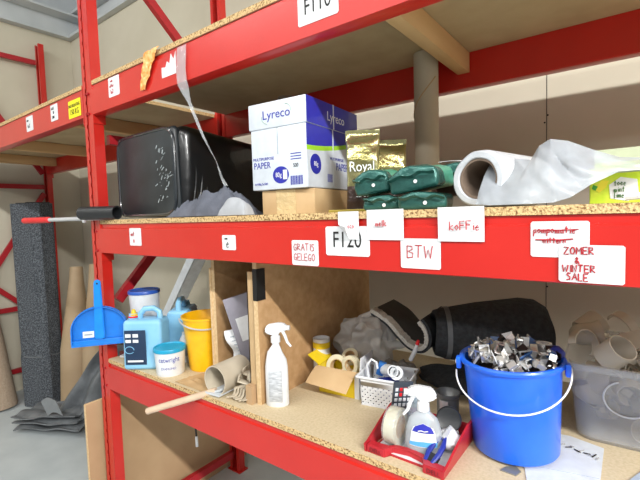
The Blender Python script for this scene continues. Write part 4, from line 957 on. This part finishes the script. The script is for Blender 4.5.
b = BM(); tube(b, [(.125+.048*math.cos(a), -.001+.018*(1-(.13+.05*math.sin(a))/h_)-.003, .130+.045*math.sin(a)) for a in [PI*.62+k*.2 for k in range(25)]], .0022, 6); obj('moulded_ring', b, WPL, bn)
BNM = Matrix.Translation((-.128,1.212,ZL)) @ Rz(r_(2))
rnd = random.Random(21)
def fitting(kind):
    b = BM()
    if kind == 0: pipe(b, (0,0,-.03), (0,0,.03), .034, .031, 28)
    elif kind == 1:
        lathe(b, [(.028,-.022),(.031,-.022),(.031,.022),(.028,.022)], 26, closed=True, a0=.3, a1=4.6); box(b, (-.008,-.052,-.02), (.008,-.030,-.017)); 
    elif kind == 2:   # elbow
        pts = [Vector((.045*math.cos(a)-.045,0,.045*math.sin(a))) for a in [k*PI/2/8 for k in range(9)]]
        def fn(u,v):
            i = u*8; k = min(int(i),7); t = i-k; p = pts[k].lerp(pts[k+1],t); a = u*PI/2; rad = Vector((math.cos(a),0,math.sin(a))); r = .027 if u > .12 else .031
            return p+rad*r*math.cos(2*PI*v)+Vector((0,1,0))*r*math.sin(2*PI*v)
        grid(b, fn, 12, 24, .0025)
    elif kind == 3: lathe(b, [(.036,-.012),(.039,-.012),(.039,.012),(.036,.012)], 26, closed=True, a0=0, a1=3.9)
    else: box(b, (-.028,-.022,-.0012), (.028,.022,.0012), bev=.0008); box(b, (-.028,-.022,0), (-.026,.022,.018))
    return b
fp = {}
names = {0:'pipe_coupling',1:'pipe_clip',2:'pipe_elbow',3:'pipe_clip',4:'pipe_saddle'}
def put(kind, p, rot, sc=1):
    if kind not in fp: o = obj(names[kind], fitting(kind), PVC); fp[kind] = o
    else: o = fp[kind].copy(); col.objects.link(o)
    o.location = p; o.rotation_euler = rot; o.scale = (sc,)*3
    lb = {0:'ivory pipe coupling among the fittings heaped in the clear bin',1:'ivory open pipe clip among the fittings in the clear bin',2:'ivory pipe elbow among the fittings heaped in the clear bin',3:'wide ivory ring clip among the fittings in the clear bin',4:'flat ivory saddle among the fittings heaped in the clear bin'}[kind]
    tag(o, lb, 'pipe fitting', {0:'couplings in the bin',1:'open clips in the bin',2:'elbows in the bin',3:'ring clips in the bin',4:'saddles in the bin'}[kind]); return o
for i in range(96):
    x = .045+.47*rnd.random(); y = .045+.28*rnd.random(); lay = i%4; z = .038+.040*lay+(.015*(1-abs(x-.2)/.4)*(y/.3) if lay == 3 else 0)+rnd.uniform(-.006,.006)
    put((3,2,1,0,3,4,1,2,0)[i%9], BNM @ Vector((x,y,z)), (rnd.uniform(0,6.28),rnd.uniform(0,6.28),rnd.uniform(0,6.28)), rnd.uniform(.8,1.05))
tops = ('wide ring clip at the left of the fitting heap, nearest the bucket','pipe elbow high on the left of the fitting heap','pipe coupling in the front left of the fitting heap','flat saddle lying on top of the fitting heap','wide ring clip at the front centre of the fitting heap','pipe coupling on the right top of the fitting heap','open clip at the front right of the fitting heap','pipe coupling at the back left of the fitting heap','topmost ring clip at the back of the fitting heap')
for ti,(x,y,z,k) in enumerate(((.03,.14,.215,3),(.07,.20,.24,2),(.10,.10,.215,0),(.145,.16,.24,4),(.19,.12,.21,3),(.22,.20,.225,0),(.26,.12,.205,1),(.04,.26,.24,0),(.12,.27,.25,3))):
    q_ = put(k, BNM @ Vector((x,y,z)), (rnd.uniform(.8,2),rnd.uniform(-.6,.6),rnd.uniform(0,6.28)), 1.05); q_['label'] = 'ivory '+tops[ti]

# ------------------------------------------------------------------ below the rack and to its left
pn = thing('cardboard_sheet', 'large brown board standing on edge inside the end frame', 'board', (-1.945,.79,FZ))
b = BM(); box(b, (0,.002,0), (.014,.93,.685)); obj('panel', b, CARDD, pn)
b = BM(); box(b, (0,0,0), (.014,.002,.685)); box(b, (0,.002,.685), (.014,.93,.6865)); obj('pale_edge', b, MDFE, pn)
pn = thing('hanging_cord', 'thin black cord with white tip hanging below the lower beam', 'cord', (-1.50,1.05,-.74))
b = BM(); tube(b, [(0,0,.0),(.0,0,-.12),(.006,0,-.20)], .004, 8); obj('cord', b, BLK, pn)
b = BM(); rod(b, (.006,0,-.20), (.008,0,-.245), .006, n=10); obj('tip', b, WPL, pn)
for i,(x,y,w_,d_,a,m,lab) in enumerate(((-1.35,1.15,.34,.45,20,STEEL,'pale grey flat sheet lying on the floor under the rack'),(-.95,1.40,.30,.40,-12,CARDD,'flat brown cardboard lying on the floor under the rack'),(-1.05,1.75,.4,.25,5,SLAT,'bluish flat sheet on the floor beside the back wall'))):
    b = BM(); box(b, (0,0,0), (w_,d_,.012), bev=.001); tag(obj('floor_sheet', b, m, loc=(x,y,FZ+.001+.0), rot=(0,0,r_(a))), lab, 'sheet')
b = BM(); prism(b, [(0,0),(.16,.0),(.26,.07),(.255,.078),(.14,.05),(0,.06)], .05); tag(obj('foil_strip', b, mat('bluish_foil','#8ea4c0',.2,.4,bump=.6), loc=(-1.79,.93,-1.06-.44), rot=(0,0,.5)), 'bluish foil strip on the floor beside the upright', 'foil')

# blue dustpan hanging at the upright
dpn = thing('dustpan', 'blue plastic dustpan hanging from the perforated upright', 'dustpan', (-1.762,.800,-.400), rot=(r_(-2),0,r_(52)))
b = BM(); poly = [(-.108,-.098)]+[(-.108*math.cos(a), -.045+.095*math.sin(a)) for a in [k*PI/20 for k in range(21)]]+[(.108,-.098)]
prism(b, poly, .0025, T(0,0,0)); obj('pan', b, BLUED, dpn)
b = BM(); rim = [(-.106,-.100)]+[(-.106*math.cos(a), -.045+.093*math.sin(a)) for a in [k*PI/20 for k in range(21)]]+[(.106,-.100)]
rim_in = [(x*.965,-.045+(z+.045)*.965 if z > -.05 else z) for x,z in rim]
prism(b, rim+rim_in[::-1], -.020, T(0,0,0)); obj('raised_rim', b, BLUED, dpn)
b = BM(); box(b, (-.108,-.014,-.112), (.108,.002,-.086), bev=.002); obj('front_edge', b, BLUED, dpn)
b = BM(); prism(b, [(-.013,.150),(-.008,.160),(.008,.160),(.013,.150),(.016,.06),(.020,-.075),(.014,-.085),(-.014,-.085),(-.020,-.075),(-.016,.06)], .012, T(0,-.018,0)); bmesh.ops.bevel(b, geom=b.edges[:], offset=.003, segments=2, affect='EDGES'); h_ = obj('handle', b, mat('handle_blue','#0f86e6',.3,coat=.2), dpn)
b = BM(); rod(b, (0,-.0195,.145), (0,-.004,.145), .004, n=12); obj('hang_peg', b, BLK, h_)
b = BM(); box(b, (-.066,-.0035,-.078), (-.024,-.0005,-.052)); st = obj('sticker', b, WHITE, dpn)
b = BM(); box(b, (-.060,-.0042,-.068), (-.030,-.0034,-.062)); obj('print_line', b, SLAT, st)

# felt rolls, tubes and tarpaulin in the left bay
fr2 = thing('felt_roll', 'tall dark speckled felt roll standing on the floor at left', 'felt roll', (-3.90,1.29,FZ), rot=(0,0,r_(30)))
def fsec(s, z): 
    return [(s*.145*(abs(math.cos(a))**.55)*(1 if math.cos(a)>0 else -1)+.006*math.sin(a*7), s*.10*(abs(math.sin(a))**.6)*(1 if math.sin(a)>0 else -1), z) for a in [2*PI*k/40 for k in range(40)]]
b = BM(); loft(b, [fsec(1,.01),fsec(1.02,.4),fsec(.98,.45),fsec(1,.9),fsec(1.0,1.66)], None, True, True); obj('felt_body', b, FELT, fr2)
b = BM(); tube(b, [(0.145*math.cos(a)*1.04,.10*math.sin(a)*1.08,.425) for a in [2*PI*k/30 for k in range(31)]], .005, 6); obj('tie_string', b, TARP, fr2)
b = BM(); tube(b, [(-.14+.28*t, .05*math.sin(t*9), 1.663) for t in [k/20 for k in range(21)]], .008, 6); obj('spiral_end', b, FELTS, fr2)
fb = thing('carpet_roll', 'light brown carpet roll leaning at the far left edge', 'carpet roll', (-4.12,1.03,FZ), rot=(0,r_(-6),r_(38)))
b = BM(); lathe(b, [(0,.005),(.135,.005),(.14,.02),(.125,.5),(.11,.86),(.04,.87),(0,.85)], 36, sy=.8); obj('carpet_body', b, mat('carpet_tan','#a5917c',1,c2='#ad9a86',scale=60,bump=.4,bscale=90), fb)
b = BM(); pipe(b, (0,0,.866), (0,0,.872), .05,.04, 20); obj('core', b, CARD, fb)
kr = mat('kraft_paper','#a48c6d',.7,c2='#ae9779',scale=5,bump=.15,bscale=12)
for i,(x0,y0,x1,y1,zt,ro,r0_,lab) in enumerate(((-3.60,1.42,-3.76,1.54,-.38,.055,.12,'kraft paper roll leaning in the left bay, nearer the felt rolls'),(-3.36,1.46,-3.58,1.62,-.36,.055,.10,'kraft paper roll leaning just left of the upright'))):
    t = thing('paper_roll', lab, 'paper roll', (x0,y0,FZ)); b = BM(); M_, L_ = aim((0,0,.02),(x1-x0,y1-y0,zt-FZ))
    lathe(b, [(0,0),(r0_,0),(r0_*1.0,L_*.4),(ro,L_*.9),(ro*.9,L_),(ro*.7,L_),(ro*.65,L_*.96),(0,L_*.96)], 32, M_); obj('paper_body', b, kr, t)
    b = BM(); tube(b, [M_ @ Vector((r0_*math.cos(4.6),r0_*math.sin(4.6),L_*.02)), M_ @ Vector((r0_*math.cos(4.6),r0_*math.sin(4.6),L_*.4)), M_ @ Vector((ro*math.cos(4.5),ro*math.sin(4.5),L_*.9))], .004, 6); obj('loose_edge', b, CARD, t)
tp_ = thing('tarpaulin', 'folded dark grey tarpaulin slumped on the floor beside the upright', 'tarpaulin', (-3.30,1.22,FZ))
def drape(u,v):
    bt = Vector((-.12+.50*u, -.04+.22*u, .05)); tpv = Vector((.18+.26*u, .20+.13*u, .60-.10*abs(u-.4)))
    p = bt.lerp(tpv, v); k = math.sin(PI*min(1,max(0,u)))
    p += Vector((.45,-.85,.2))*(.045*math.sin(u*15+v*2.2)*(1-.5*v)+.035*noise.noise(Vector((u*5,v*3,1)))+.05*k*(1-v))
    return p
b = BM(); grid(b, drape, 54, 26, .006); obj('draped_layer', b, TARP, tp_)
for i in range(3):
    def lay(u,v,i=i):
        a_ = .42; x = -.30+.56*u-.03*i; y = -.13+.27*v+.02*i
        z = .012+.030*i+.020*(noise.noise(Vector((u*3+i,v*2,i)))+.6)+.018*abs(math.sin(v*7+u*3+i))+.05*u
        X = x*math.cos(a_)-y*math.sin(a_); Y = x*math.sin(a_)+y*math.cos(a_)
        return (X+.0, Y-.03, max(z,.008+.028*i))
    b = BM(); grid(b, lay, 34, 20, .007); obj('folded_layer', b, TARP, tp_)
b = BM(); grid(b, lambda u,v: (.0+.12*u-.05*v, -.12+.05*u-.02*v, .13+.02*math.sin(u*4)+.10*v+.03*u), 10, 10, .006); obj('turned_corner', b, mat('tarp_light','#7d8184',.5,bump=.2,bscale=30), tp_)
